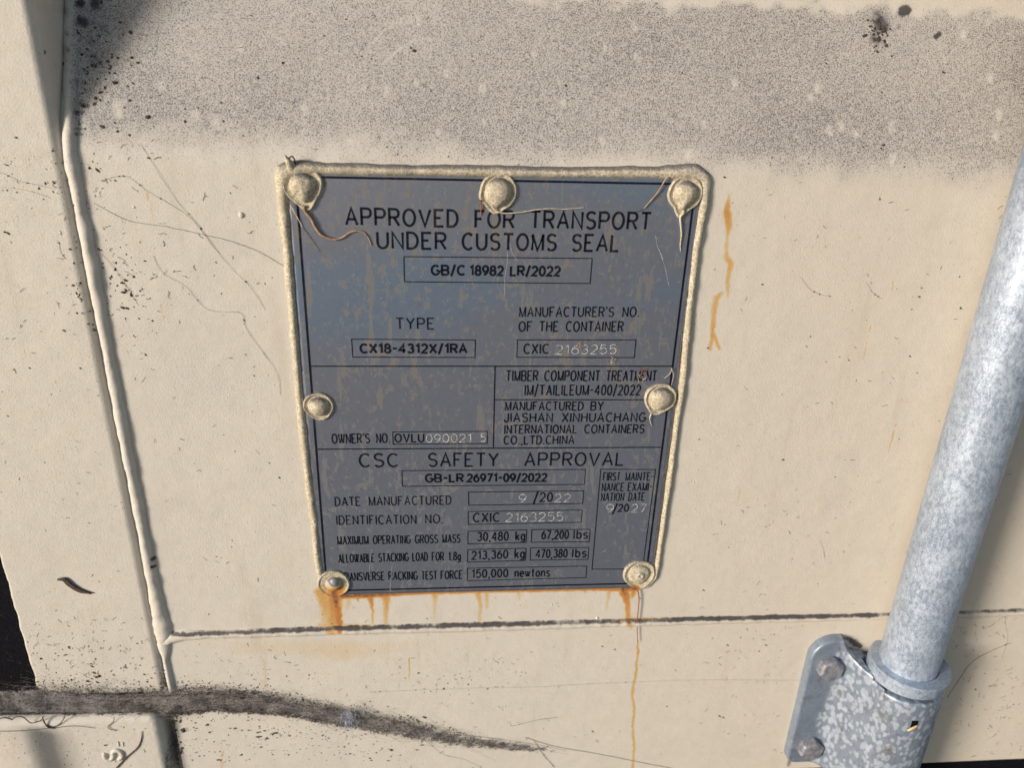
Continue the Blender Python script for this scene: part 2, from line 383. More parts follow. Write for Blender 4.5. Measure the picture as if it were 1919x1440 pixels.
# the weld bead below the plate holds black dirt along its top
_rs = random.Random(3)
seam_line = []
for k in range(0, 84):
    x = 325 + k * 19.5
    y = np.interp(x, [325, 640, 1280, 1660, 1919], [1187.5, 1176.5, 1160.5, 1152.5, 1144])
    i = (.80 if x < 1650 else .62) * (.8 + .4 * _rs.random())
    if 1000 < x < 1250: i *= .85
    cur = (x, y - .5, 4.4, i)
    seam_line.append(cur)
stain(D_, seam_line)
for e in ([(18, 1392), (74, 1424)], [(330, 1345), (345, 1440)], [(312, 1350), (325, 1440)]):
    stain(D_, [(x, y, 9, .26) for x, y in e])
for x, y in ((150, 262), (172, 480), (190, 590), (222, 700), (236, 800), (270, 960), (310, 1130)): stain(D_, [(x, y, 5, .28), (x + 12, y + 60, 4, .22)])
# light rain marks and wiped arcs in the grime
for (x, y, r) in [(725, 170, 9), (838, 138, 6), (784, 40, 7), (904, 165, 8), (1055, 190, 7), (1188, 50, 8), (1192, 108, 7), (1133, 90, 6), (1129, 265, 7), (1290, 292, 9), (1530, 165, 9), (1517, 183, 8),
                  (1555, 245, 8), (1576, 237, 9), (1604, 250, 7), (1670, 238, 9), (1672, 298, 9), (1855, 145, 8), (1872, 215, 9), (1865, 255, 8), (1318, 232, 7), (1376, 155, 6), (570, 205, 10),
                  (222, 205, 16), (365, 218, 10), (404, 226, 10), (303, 160, 8), (820, 248, 6), (655, 265, 8), (905, 228, 6), (1000, 100, 5), (1805, 62, 8), (780, 155, 5), (1048, 155, 5), (450, 90, 8)]:
    stain(L_, [(x, y - r * .4, r * .75, .75), (x + 1, y + r * .5, r * .7, .75)])
for arc in ([(700, 78), (722, 55), (750, 36), (780, 28), (800, 30)], [(718, 118), (740, 98), (765, 80), (790, 71), (806, 72)], [(740, 40), (765, 42), (790, 34)]):
    stain(L_, [(x, y, 2.6, .5) for x, y in arc])

def masks(X, Z):
    X = np.asarray(X, float).ravel(); Z = np.asarray(Z, float).ravel()
    m = np.zeros((len(X), 4))
    wob = (fbm(X, Z, 14, 4, 5) - .5) * 16
    g = ss(Z + wob, ZK - 12 - .012 * (X + 190), ZK + 15 - .012 * (X + 190)) * (1 - .95 * ss(Z + (fbm(X, Z, 9, 4, 9) - .5) * 12, Z2 - 3, Z2 + 3))
    g *= .72 + .45 * fbm(X * .8, Z, 55, 4, 21)
    g *= ss(X, XB - 2, XB + 3)
    g = np.maximum(g, .12 * fbm(X, Z, 40, 4, 2) * 1.2)
    g += .30 * ss(-np.hypot(X + 150, (Z - 20) * .55), -40, -8) * .6
    m[:, 0] = np.clip(g, 0, 1.2)
    for ch, q in STAIN:
        rmax = q[:, 2].max() * 1.5 + 1
        sel = np.where((X > q[:, 0].min() - rmax) & (X < q[:, 0].max() + rmax) & (Z > q[:, 1].min() - rmax) & (Z < q[:, 1].max() + rmax))[0]
        if len(sel) == 0: continue
        x = X[sel] + (fbm(X[sel], Z[sel], 2.6, 3, 31) - .5) * 1.6; z = Z[sel] + (fbm(X[sel], Z[sel], 2.6, 3, 37) - .5) * 1.2
        best = np.zeros(len(sel))
        for a, b in zip(q[:-1], q[1:]):
            dx, dz = b[0] - a[0], b[1] - a[1]; L = dx * dx + dz * dz + 1e-9
            t = np.clip(((x - a[0]) * dx + (z - a[1]) * dz) / L, 0, 1)
            d = np.hypot(x - a[0] - t * dx, z - a[1] - t * dz); r = a[2] + t * (b[2] - a[2]); i = a[3] + t * (b[3] - a[3])
            soft = {G_: .45, R_: .5, D_: .6, L_: .5}[ch]
            best = np.maximum(best, i * (1 - ss(d / r, 1 - min(.99, soft + .25), 1 + soft)))
        if ch in (D_,): m[sel, ch] = 1 - (1 - m[sel, ch]) * (1 - best)
        else: m[sel, ch] = np.maximum(m[sel, ch], best)
    return np.clip(m, 0, 1.3)

def grid(xs, zs, hf, cut=None):
    X, Z = np.meshgrid(xs, zs); H = hf(X, Z)
    V = np.stack([X.ravel(), H.ravel(), Z.ravel()], -1); nx, nz = len(xs), len(zs)
    i = np.arange(nx * nz).reshape(nz, nx)
    Fq = np.stack([i[:-1, :-1], i[:-1, 1:], i[1:, 1:], i[1:, :-1]], -1).reshape(-1, 4)
    if cut is not None:
        k = V[Fq][:, :, 1].max(1) > cut; Fq = Fq[k]
        used = np.zeros(len(V), bool); used[Fq.ravel()] = True; mp = np.cumsum(used) - 1
        V = V[used]; Fq = mp[Fq]
    return V, Fq
def ax(*segs):
    out = []
    for a, b, st in segs: out.append(np.arange(a, b, st))
    out.append(np.array([segs[-1][1]])); return np.unique(np.round(np.concatenate(out), 4))
def edge_drop(d, r, deep):
    """height lost near a rounded edge: d = distance inside the outline"""
    dd = np.clip(d, 0, r); a = r - np.sqrt(np.clip(r * r - (r - dd) ** 2, 0, None))
    return np.where(d >= r, 0, np.where(d >= 0, a, r + np.clip(-d * 30, 0, deep)))
def lumps(X, Z): return (fbm(X, Z, 30, 2, 77) - .5) * .5 + (fbm(X, Z, 5, 2, 78) - .5) * .12

# ------------------------------------------------------------------ yard (below, mirrored softly in the plate)
gv = np.array([[-40000, 40000, -Z0 * 1000], [40000, 40000, -Z0 * 1000], [40000, -3000, -Z0 * 1000], [-40000, -3000, -Z0 * 1000]], float)
gd = build('ground', gv, [(0, 1, 2, 3)], MAT_GROUND, base=(0, 0, -Z0 * 1000), smooth=False); gd['kind'] = 'structure'

# ------------------------------------------------------------------ container door
door = empty('container_door', (0, 0, -330), 'cream painted steel container door with grimy leaning band, weld beads and rust runs', 'container door')
def panel_h(X, Z):
    h = wall_h(X, Z) + lumps(X, Z)
    # channel next to the lower left block
    zc = ss(-(Z - P(330, 1335, 0)[2]), -3, 4); xc = 1 - ss(X, XCH - 4.5, XCH)
    h = h - 7 * zc * xc
    h = h - edge_drop(Z - ZRAIL, 1.5, 12)
    h = np.where((X < XB - 3.2) & (Z > ZPB + 3), -80, h)
    return h
xs = ax((XB - 18, XB - 3.4, .8), (XB - 3, 400, .8), (400, 900, 20)); zs = ax((ZRAIL - .6, ZRAIL + 2, .2), (ZRAIL + 2, 215, .8), (215, 700, 20))
V, Fq = grid(xs, zs, panel_h, cut=-79)
Fq = Fq[(V[Fq][:, :, 1] > -79).all(1)]
build('door_panel', V, Fq, MAT_PAINT, door, mask=masks(V[:, 0], V[:, 2]))

def post_h(X, Z):
    dx1, dx2, dz = X - XL + (fbm(Z, X * 0, 9, 3, 8) - .5) * 1.6, XP - X, Z - ZPB
    r = 9.0
    d = np.minimum(dx1, dz)
    corner = (dx1 < r) & (dz < r)
    d = np.where(corner, r - np.hypot(r - np.minimum(dx1, r), r - np.minimum(dz, r)), d)
    h = POST_H + lumps(X + 300, Z) - edge_drop(d, 2.0, 60) - edge_drop(dx2, 4.5, 60)
    return np.maximum(h, -46)
xs = ax((XL - 4, XL + 4, .25), (XL + 4, XP - 6, .8), (XP - 6, XP + 2, .2)); zs = ax((ZPB - 3, ZPB + 6, .3), (ZPB + 6, 215, .8), (215, 700, 20))
V, Fq = grid(xs, zs, post_h, cut=-45.9)
build('corner_post', V, Fq, MAT_PAINT, door, mask=masks(V[:, 0], V[:, 2]) * np.array([1, 1, .6, 1]))

# lower left block
BH = 7.0
XBR = P(316, 1420, BH - 2)[0]; ZBT = P(150, 1342, BH - 2)[2]
def block_h(X, Z):
    dx, dz = XBR - X, ZBT - Z; r = 7.0
    d = np.minimum(dx, dz); c = (dx < r) & (dz < r)
    d = np.where(c, r - np.hypot(r - np.minimum(dx, r), r - np.minimum(dz, r)), d)
    h = BH + lumps(X + 90, Z + 50) + (fbm(X, Z, 1.8, 2, 4) - .5) * .25 - edge_drop(d, 5.5, 40)
    return np.maximum(h, -26)
xs = ax((-420, XBR - 8, .9), (XBR - 8, XBR + 1.5, .25)); zs = ax((-420, ZBT - 8, .9), (ZBT - 8, ZBT + 1.5, .25))
V, Fq = grid(xs, zs, block_h, cut=-25.9)
build('hinge_block', V, Fq, MAT_PAINT, door, mask=masks(V[:, 0], V[:, 2]))

# black rubber seals seen in the gaps
def box(x0, x1, h0, h1, z0, z1):
    v = [(x, h, z) for x in (x0, x1) for h in (h0, h1) for z in (z0, z1)]
    return np.array(v, float), [(0, 1, 3, 2), (4, 6, 7, 5), (0, 4, 5, 1), (2, 3, 7, 6), (0, 2, 6, 4), (1, 5, 7, 3)]
for (x0, x1, z0, z1, h0, h1) in [(-900, XB + 20, -420, -160, -40, -16), (-900, XL + 12, -160, 700, -40, -14)]:
    v, f_ = box(x0, x1, h0, h1, z0, z1); build('rubber_gasket', v, f_, MAT_RUBBER_SLOT_DARK, door, smooth=False)
# bottom seal below the rail: a lip with a rounded front
n = 160; xsn = np.linspace(XCH - 2, 900, n); vs = []
prof = [(-12, 0), (-3, -.6), (-1.2, -2), (-1.6, -4.5), (-3.5, -8), (-4, -40), (-14, -60)]
for x in xsn:
    for (h, z) in prof: vs.append((x, h, ZRAIL + z + (vnoise(x / 11, 0, 3) - .5) * .5))
fs = [(i * 7 + j, i * 7 + j + 1, (i + 1) * 7 + j + 1, (i + 1) * 7 + j) for i in range(n - 1) for j in range(6)]
build('rubber_gasket', vs, fs, MAT_RUBBER_SLOT_DARK, door)

# weld / sealant seams
def seam(name, pts, wd, ht, mat, hbase, parent, nt=17, seed=1, step=.5, closed_dirt=1.0):
    pts = np.array(pts, float); seg = np.hypot(np.diff(pts[:, 0]), np.diff(pts[:, 1])); S = np.concatenate([[0], np.cumsum(seg)])
    s = np.arange(0, S[-1], step); x = np.interp(s, S, pts[:, 0]); z = np.interp(s, S, pts[:, 1])
    k = max(3, int(2 / step)); ker = np.ones(2 * k + 1) / (2 * k + 1)
    x = np.convolve(np.pad(x, k, 'edge'), ker, 'valid'); z = np.convolve(np.pad(z, k, 'edge'), ker, 'valid')
    W = np.interp(s, S, wd) if np.ndim(wd) else np.full(len(s), wd); H = np.interp(s, S, ht) if np.ndim(ht) else np.full(len(s), ht)
    W = W * (.78 + .44 * fbm(s, s * 0, 9, 4, seed)); H = H * (.8 + .4 * fbm(s, s * 0 + 5, 6, 3, seed + 3))
    x = x + (fbm(s, s * 0 + 9, 18, 3, seed + 5) - .5) * 1.1; z = z + (fbm(s, s * 0 + 13, 18, 3, seed + 7) - .5) * .6
    tx, tz = np.gradient(x), np.gradient(z); L = np.hypot(tx, tz); nx, nz = -tz / L, tx / L
    t = np.linspace(-1, 1, nt)
    X = x[:, None] + nx[:, None] * W[:, None] * t; Z = z[:, None] + nz[:, None] * W[:, None] * t
    pr = (1 - t ** 2) ** .75 * 1.0
    Hh = hbase(X, Z) - .25 + H[:, None] * pr + (fbm(X, Z, 3.0, 2, seed + 11) - .5) * .25 * np.minimum(1, pr * 2)
    V = np.stack([X.ravel(), Hh.ravel(), Z.ravel()], -1); i = np.arange(V.shape[0]).reshape(len(s), nt)
    Fq = np.stack([i[:-1, :-1], i[1:, :-1], i[1:, 1:], i[:-1, 1:]], -1).reshape(-1, 4)
    return build(name, V, Fq, mat, parent, mask=masks(V[:, 0], V[:, 2]))
wb = lambda X, Z: wall_h(X, Z)
zj = P(303, 1192)[2]
zt = lambda px, py: P(px, py)[2]
seam('weld_bead', [(XB, 215), (XB, 120), (XB, zt(285, 1085)), (XB + .3, zt(290, 1125)), (XB + .6, zj + 3), (XB - 1, zt(308, 1235)), (XB - .8, zt(318, 1310))],
     [3.3, 3.3, 3.4, 4.4, 5.6, 2.2, 1.8], [3.1, 3.1, 3.2, 3.2, 3.0, 2.4, 2.0], MAT_PAINT, wb, door, seed=3)
hb = [(x, P(x, y)[2]) for x, y in ((304, 1206), (322, 1196), (345, 1191), (640, 1182), (960, 1174), (1280, 1165.5), (1660, 1157), (1919, 1150))]
hb = [(P(x, np.interp(x, [304, 345, 1919], [1200, 1191, 1150]))[0], z) for (x, z) in hb]
seam('weld_bead', hb + [(900, hb[-1][1] - 3)], [3.8, 3.8, 3.6, 3.6, 3.5, 3.0, 2.4, 2.4, 2.4], [3.0, 2.9, 2.8, 2.8, 2.7, 2.2, 1.6, 1.6, 1.6], MAT_PAINT, wb, door, seed=23)

# hinge pin just beyond the left edge of the photograph; its soft shadow crosses the block
XS = P(92, 1405, BH)[0]; HG = 17.0
def cyl(cx, ch, r, z0, z1, n=48):
    a = np.arange(n) * 2 * math.pi / n
    V = np.array([(cx + k * math.cos(u), ch + k * math.sin(u), z) for k, z in ((r * .2, z0), (r, z0), (r, z1 - 1), (r - 1, z1), (r * .05, z1)) for u in a])
    i = np.arange(5 * n).reshape(5, n); j = np.roll(i, -1, 1); return V, np.stack([i[:-1], j[:-1], j[1:], i[1:]], -1).reshape(-1, 4)
HX = XS - HG * math.tan(AZ); HZT = P(90, 1368, BH)[2] + HG * math.tan(EL) / math.cos(AZ)
V, Fq = cyl(HX, BH + HG, 5.5, -520, HZT)
build('hinge_pin', V, Fq, MAT_PAINT, door, mask=masks(V[:, 0], V[:, 2]))
v, f_ = box(HX - 5, HX + 5, -20, BH + HG, -520, -400); build('hinge_lug', v, f_, MAT_PAINT, door, smooth=False, mask=masks(v[:, 0], v[:, 2]))
# embossed mark cast on the block
def tube(pts, rad, nseg=8, flat=1.0):
    pts = np.array(pts, float); n = len(pts); rad = np.broadcast_to(np.asarray(rad, float), (n,))
    T = np.gradient(pts, axis=0); T /= np.linalg.norm(T, axis=1)[:, None] + 1e-9
    up = np.array([0, 1., 0]); S = np.cross(T, up); bad = np.linalg.norm(S, axis=1) < .1; S[bad] = (1, 0, 0); S /= np.linalg.norm(S, axis=1)[:, None]
    U = np.cross(S, T)
    a = np.arange(nseg) * 2 * math.pi / nseg
    V = pts[:, None] + rad[:, None, None] * (S[:, None] * np.cos(a)[None, :, None] + U[:, None] * (np.sin(a) * flat)[None, :, None])
    V = V.reshape(-1, 3); i = np.arange(n * nseg).reshape(n, nseg); j = np.roll(i, -1, 1)
    Fq = np.stack([i[:-1], j[:-1], j[1:], i[1:]], -1).reshape(-1, 4)
    return V, Fq
def join(parts):
    Vs, Fs, o = [], [], 0
    for v, f in parts: Vs.append(v); Fs.append(f + o); o += len(v)
    return np.concatenate(Vs), np.concatenate(Fs)
def curve(pts, n=40):
    pts = np.array(pts, float); m = len(pts); t = np.linspace(0, m - 1, n); i = np.clip(t.astype(int), 0, m - 2); u = (t - i)[:, None]
    p0 = pts[np.maximum(i - 1, 0)]; p1 = pts[i]; p2 = pts[i + 1]; p3 = pts[np.minimum(i + 2, m - 1)]
    return .5 * (2 * p1 + (p2 - p0) * u + (2 * p0 - 5 * p1 + 4 * p2 - p3) * u * u + (3 * p1 - p0 - 3 * p2 + p3) * u ** 3)
pp = []
for pl_, r in (([(195, 1412), (198, 1422), (206, 1425), (212, 1419), (212, 1411), (218, 1407), (226, 1410), (229, 1418), (222, 1425)], 1.5), ([(221, 1391), (223, 1400)], .45), ([(230, 1392), (231, 1400)], .4)):
    q = curve([P(x, y, BH + .1) for x, y in pl_], 40); k = np.ones(40) * r; k[0] = k[-1] = .2; pp.append(tube(q, k, 8, .9))
V, Fq = join(pp); build('embossed_mark', V, Fq, MAT_PAINT, door, mask=masks(V[:, 0], V[:, 2]))

# small paint blisters on the panel
pp = []
for (x, y, r) in [(452, 403, 1.3), (1119, 1159, .9), (1016, 1186, .5), (946, 1325, .7), (251, 388, .7), (1034, 1134, .6), (545, 1400, .5), (1300, 905, .5), (372, 1208, .6)]:
    c = PW(x, y); th = np.linspace(0, math.pi / 2, 6); a = np.arange(12) * math.pi / 6
    v = np.array([[c[0] + r * math.cos(t) * math.cos(u), c[1] - .1 + r * .75 * math.sin(t), c[2] + 1.2 * r * math.cos(t) * math.sin(u)] for t in th for u in a])
    i = np.arange(72).reshape(6, 12); j = np.roll(i, -1, 1); pp.append((v, np.stack([i[:-1], j[:-1], j[1:], i[1:]], -1).reshape(-1, 4)))
V, Fq = join(pp); build('paint_blisters', V, Fq, MAT_PAINT, door, mask=masks(V[:, 0], V[:, 2]))['kind'] = 'stuff'

# ------------------------------------------------------------------ data plate
plate = empty('data_plate', (0, 0, -137), 'grey metal container safety approval plate with black text, riveted and sealed to the cream door', 'data plate')
PT = 1.2
def PP(px, py): return P(px, py, PT)
x0, x1 = PP(548, 480)[0] - .2, PP(1299, 480)[0]
zt_, zb_ = PP(930, 322)[2], PP(930, 1108.5)[2]
def plate_geo():
    xs = np.concatenate([[x0], np.linspace(x0, x1, 120), [x1]]); zs = np.concatenate([[zb_], np.linspace(zb_, zt_, 150), [zt_]])
    V, Fq = grid(xs, zs, lambda X, Z: X * 0 + PT)
    r = 4.0; dz = np.clip(np.minimum(V[:, 2] - zb_, zt_ - V[:, 2]), 0, r); inset = r - np.sqrt(r * r - (r - dz) ** 2)
    V[:, 0] = np.clip(V[:, 0], x0 + inset, x1 - inset)
    nx, nz = len(xs), len(zs); i = np.arange(nx * nz).reshape(nz, nx)
    rim = np.concatenate([i[0], i[-1], i[:, 0], i[:, -1]]); V[rim, 1] = -.2
    rim2 = np.concatenate([i[1, 1:-1], i[-2, 1:-1], i[1:-1, 1], i[1:-1, -2]]); V[rim2, 1] = PT - .08
    return V, Fq
x0v, z0v = plate_geo()
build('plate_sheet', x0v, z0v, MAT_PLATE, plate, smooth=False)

# ---- stroke lettering
def arc(cx, cy, rx, ry, a0, a1, n=None):
    n = n or max(5, int(abs(a1 - a0) / 16)); return [(cx + rx * math.cos(math.radians(a0 + (a1 - a0) * k / n)), cy + ry * math.sin(math.radians(a0 + (a1 - a0) * k / n))) for k in range(n + 1)]
GL = {
 'A': (.8, [[(0, 0), (.4, 1), (.8, 0)], [(.14, .34), (.66, .34)]]),
 'B': (.7, [[(0, 0), (0, 1), (.42, 1)] + arc(.42, .76, .25, .24, 90, -90) + [(0, .52)], [(0, .52), (.42, .52)] + arc(.42, .26, .28, .26, 90, -90) + [(0, 0)]]),
 'C': (.76, [arc(.42, .5, .42, .5, 48, 312)]),
 'D': (.72, [[(0, 0), (0, 1), (.28, 1)] + arc(.28, .5, .44, .5, 90, -90) + [(0, 0)]]),
 'E': (.62, [[(.62, 1), (0, 1), (0, 0), (.62, 0)], [(0, .52), (.42, .52)]]),
 'F': (.6, [[(.6, 1), (0, 1), (0, 0)], [(0, .52), (.42, .52)]]),
 'G': (.8, [arc(.42, .5, .42, .5, 48, 355) + [(.84, .45), (.5, .45)]]),
 'H': (.72, [[(0, 0), (0, 1)], [(.72, 0), (.72, 1)], [(0, .52), (.72, .52)]]),
 'I': (.04, [[(.02, 0), (.02, 1)]]),
 'J': (.5, [[(.5, 1), (.5, .28)] + arc(.25, .27, .25, .27, 0, -180)]),
 'K': (.7, [[(0, 0), (0, 1)], [(.7, 1), (0, .33)], [(.25, .57), (.7, 0)]]),
 'L': (.58, [[(0, 1), (0, 0), (.58, 0)]]),
 'M': (.84, [[(0, 0), (0, 1), (.42, 0), (.84, 1), (.84, 0)]]),
 'N': (.72, [[(0, 0), (0, 1), (.72, 0), (.72, 1)]]),
 'O': (.84, [arc(.42, .5, .42, .5, 90, 450)]),
 'P': (.68, [[(0, 0), (0, 1), (.42, 1)] + arc(.42, .74, .26, .26, 90, -90) + [(0, .48)]]),
 'Q': (.84, [arc(.42, .5, .42, .5, 90, 450), [(.5, .25), (.84, -.05)]]),
 'R': (.7, [[(0, 0), (0, 1), (.42, 1)] + arc(.42, .75, .26, .25, 90, -90) + [(0, .5)], [(.34, .5), (.7, 0)]]),
 'S': (.68, [arc(.35, .76, .32, .24, 30, 270) + arc(.34, .26, .33, .26, 90, -148)]),
 'T': (.7, [[(0, 1), (.7, 1)], [(.35, 1), (.35, 0)]]),
 'U': (.72, [[(0, 1), (0, .36)] + arc(.36, .36, .36, .36, 180, 360) + [(.72, 1)]]),
 'V': (.8, [[(0, 1), (.4, 0), (.8, 1)]]),
 'W': (1.0, [[(0, 1), (.25, 0), (.5, 1), (.75, 0), (1, 1)]]),
 'X': (.72, [[(0, 1), (.72, 0)], [(0, 0), (.72, 1)]]),
 'Y': (.76, [[(0, 1), (.38, .48), (.76, 1)], [(.38, .48), (.38, 0)]]),
 'Z': (.7, [[(0, 1), (.7, 1), (0, 0), (.7, 0)]]),
 '0': (.62, [arc(.31, .5, .31, .5, 90, 450)]),
 '1': (.36, [[(.04, .78), (.3, 1), (.3, 0)]]),
 '2': (.62, [arc(.31, .7, .29, .3, 165, -35) + [(0, 0), (.62, 0)]]),
 '3': (.62, [arc(.31, .76, .26, .24, 155, -90), arc(.31, .27, .31, .27, 88, -155)]),
 '4': (.68, [[(.48, 0), (.48, 1), (0, .3), (.68, .3)]]),
 '5': (.62, [[(.56, 1), (.09, 1), (.04, .54)] + arc(.31, .33, .31, .33, 130, -150)]),
 '6': (.62, [arc(.31, .32, .31, .32, 90, 450), arc(.62, .34, .62, .64, 178, 102)]),
 '7': (.62, [[(0, 1), (.62, 1), (.2, 0)]]),
 '8': (.62, [arc(.31, .76, .25, .24, 90, 450), arc(.31, .27, .31, .27, 90, 450)]),
 '9': (.62, [arc(.31, .68, .31, .32, 90, 450), arc(0, .66, .62, .64, -2, -78)]),
 '/': (.42, [[(0, -.15), (.42, 1.12)]]), '-': (.42, [[(0, .5), (.42, .5)]]), '.': (.10, [[(.03, .0), (.07, .06)], [(.03, .06), (.07, 0)]]), ',': (.12, [[(.08, .05), (.08, 0), (.02, -.18)]]), "'": (.08, [[(.05, 1.05), (.02, .84)]]),
 'k': (.5, [[(0, 0), (0, 1)], [(.46, .62), (0, .24)], [(.17, .38), (.5, 0)]]),
 'g': (.52, [arc(.26, .33, .26, .33, 0, 360), [(.52, .66), (.52, -.05)] + arc(.26, -.05, .26, .22, 0, -150)]),
 'l': (.04, [[(.02, 0), (.02, 1)]]), 'b': (.52, [[(0, 1), (0, 0)], arc(.26, .33, .26, .33, 0, 360)]),
 's': (.46, [arc(.23, .5, .21, .16, 30, 270) + arc(.23, .17, .22, .17, 90, -150)]),
 'n': (.48, [[(0, 0), (0, .66)], [(0, .42)] + arc(.24, .42, .24, .24, 160, 0) + [(.48, 0)]]),
 'e': (.52, [[(0, .35), (.52, .35)] + arc(.26, .33, .26, .33, 5, 310)]),
 'w': (.66, [[(0, .66), (.17, 0), (.33, .66), (.49, 0), (.66, .66)]]),
 't': (.34, [[(.14, .95), (.14, .14)] + arc(.26, .14, .12, .14, 180, 290), [(0, .66), (.32, .66)]]),
 'o': (.54, [arc(.27, .33, .27, .33, 0, 360)]),
}
_zk = [0]
def ribbon(pts, hw, h):
    """flat ribbon with mitred corners and rounded ends, pts = [(X,Z)] in mm"""
    p = np.array(pts, float)
    keep = [0] + [k for k in range(1, len(p)) if np.hypot(*(p[k] - p[k - 1])) > 1e-4]; p = p[keep]
    if len(p) < 2: p = np.array([p[0], p[0] + (.02, 0)])
    n = len(p); closed = np.hypot(*(p[0] - p[-1])) < 1e-3
    d = np.diff(p, axis=0); d /= np.hypot(d[:, 0], d[:, 1])[:, None]
    V, Fs = [], []
    for k in range(n):
        if closed and k in (0, n - 1): a, b = d[-1], d[0]
        else: a, b = d[max(k - 1, 0)], d[min(k, n - 2)]
        t = a + b; L = np.hypot(*t)
        if L < .5: t = b; L = 1
        t = t / L; nn = np.array([-t[1], t[0]]); c = max(.5, abs(nn.dot(np.array([-b[1], b[0]]))))
        V += [p[k] + nn * hw / c, p[k] - nn * hw / c]
    for k in range(n - 1): Fs.append((2 * k, 2 * k + 1, 2 * k + 3, 2 * k + 2))
    if not closed:
        for (c, t, i0, i1) in ((p[0], -d[0], 1, 0), (p[-1], d[-1], 2 * n - 2, 2 * n - 1)):
            a0 = math.atan2(-t[0], t[1]); ids = []
            for q in range(1, 5):
                a = a0 - math.pi * q / 5; V.append(c + hw * np.array([math.cos(a), math.sin(a)])); ids.append(len(V) - 1)
            Fs.append(tuple([i0] + (ids if np.hypot(*(V[ids[0]] - V[i0])) < np.hypot(*(V[ids[0]] - V[i1])) else ids[::-1]) + [i1]))
    return [(x, h, z) for x, z in V], Fs
class Marks:
    def __init__(s): s.V, s.F = [], []
    def add(s, pts, hw, h0=PT + .09):
        _zk[0] = (_zk[0] + 1) % 14
        v, f = ribbon(pts, hw, h0 + _zk[0] * .004); o = len(s.V); s.V += v; s.F += [tuple(i + o for i in q) for q in f]
    def done(s, name, mat, label=None):
        o = build(name, s.V, s.F, mat, plate, smooth=False); return tag(o, label) if label else o
def layout(word, xl, yl, xr, yr, cap, gap=.34):
    """strokes in plate mm for one word fitted between two baseline pixels"""
    a, b = PP(xl, yl), PP(xr, yr); c = PP(xl, yl - cap); H = math.hypot(c[0] - a[0], c[2] - a[2]) if False else c[2] - a[2]
    tot = sum(GL[ch][0] for ch in word) + gap * (len(word) - 1)
    sx = (b[0] - a[0]) / tot; out = []; x = 0
    for ch in word:
        wd, st = GL[ch]
        for s_ in st: out.append([(a[0] + (x + u) * sx, a[2] + (b[2] - a[2]) * ((x + u) / tot) + v * H) for u, v in s_])
        x += wd + gap
    return out, H
BOLD = .108; 
def line(words, label=None, hw=.055, bold=False):
    m = Marks()
    for w_ in words:
        st, H = layout(*w_, **({'gap': .3} if bold else {}))
        for s_ in st: m.add(s_, H * (BOLD * 1.12 if bold else hw * 1.1))
    m.done('lettering', MAT_INK, label)
def stamped(word, xl, yl, xr, yr, cap):
    m = Marks(); st, H = layout(word, xl, yl, xr, yr, cap, gap=.26)
    r_ = random.Random(word + str(xl))
    for s_ in st:
        p = np.array(s_); seg = np.hypot(*np.diff(p, axis=0).T); S = np.concatenate([[0], np.cumsum(seg)])
        n_ = max(2, int(S[-1] / .45)); q = [(np.interp(t, S, p[:, 0]) + r_.uniform(-.06, .06), np.interp(t, S, p[:, 1]) + r_.uniform(-.06, .06)) for t in np.linspace(0, S[-1], n_ + 1)]
        if np.hypot(*(p[0] - p[-1])) < 1e-3: q[-1] = q[0]
        layer = getattr(m, 'layer', 0); m.layer = layer + 1
        m.add(q, r_.uniform(.17, .22), PT + .12 + .03 * (layer % 3))
    m.done('stamped_number', MAT_STAMP)
line([('APPROVED', 649, 421, 857, 425, 31), ('FOR', 891, 426.2, 962, 426.8, 31), ('TRANSPORT', 994, 427, 1217, 429.8, 31)], hw=.068)
line([('UNDER', 708, 465, 835, 466.8, 30), ('CUSTOMS', 867, 467.4, 1041, 469.4, 30), ('SEAL', 1072, 470, 1158, 470.8, 30)], hw=.068)
line([('GB/C', 809, 514.7, 871, 515.1, 17), ('18982', 881, 515.3, 942, 516, 17), ('LR/2022', 957, 516.2, 1048.5, 516.9, 17)], bold=True)
line([('TYPE', 743, 616.6, 813, 616.6, 20)], hw=.062)
line([('CX18-4312X/1RA', 676, 661.2, 874, 661.5, 16)], bold=True)
line([("MANUFACTURER'S", 973.5, 593.4, 1149, 593.4, 17.5), ('NO.', 1166.5, 593.4, 1196.5, 593.4, 17.5), ('OF', 972.5, 621, 996, 621, 18), ('THE', 1011, 621, 1045, 621, 18), ('CONTAINER', 1061, 621, 1166.5, 621, 18)], hw=.066)
line([('CXIC', 981.8, 662.3, 1027.5, 662.3, 17)], hw=.072)
line([('TIMBER', 949, 713.8, 1007, 713.8, 18.5), ('COMPONENT', 1020.5, 713.8, 1123, 713.8, 18.5), ('TREATMENT', 1136, 713.8, 1229, 713.8, 18.5), ('IM/TAILILEUM-400/2022', 983.5, 740.7, 1199, 740.3, 18.5)], hw=.062)
line([('MANUFACTURED', 947, 769, 1092, 769, 15.5), ('BY', 1107, 769, 1129.5, 769, 15.5), ('JIASHAN', 945, 791, 1034.5, 790.8, 16), ('XINHUACHANG', 1053.5, 790.8, 1208.5, 790.2, 16),
      ('INTERNATIONAL', 945.5, 812.8, 1080, 812.2, 15.5), ('CONTAINERS', 1095.5, 812.2, 1206, 811.8, 15.5), ('CO.,LTD.CHINA', 944.5, 832.8, 1075, 832, 15)], hw=.07)
line([("OWNER'S", 623, 831, 692.5, 830.4, 17), ('NO.', 706, 830.2, 730, 830, 17)], hw=.062)
line([('OVLU', 740.5, 828.8, 794, 828.4, 15)], hw=.078)
line([('CSC', 674.5, 875.2, 746, 874.8, 24), ('SAFETY', 803.5, 874.4, 932.5, 873.8, 24), ('APPROVAL', 983.5, 873.2, 1167, 872.4, 23.5)], hw=.06)
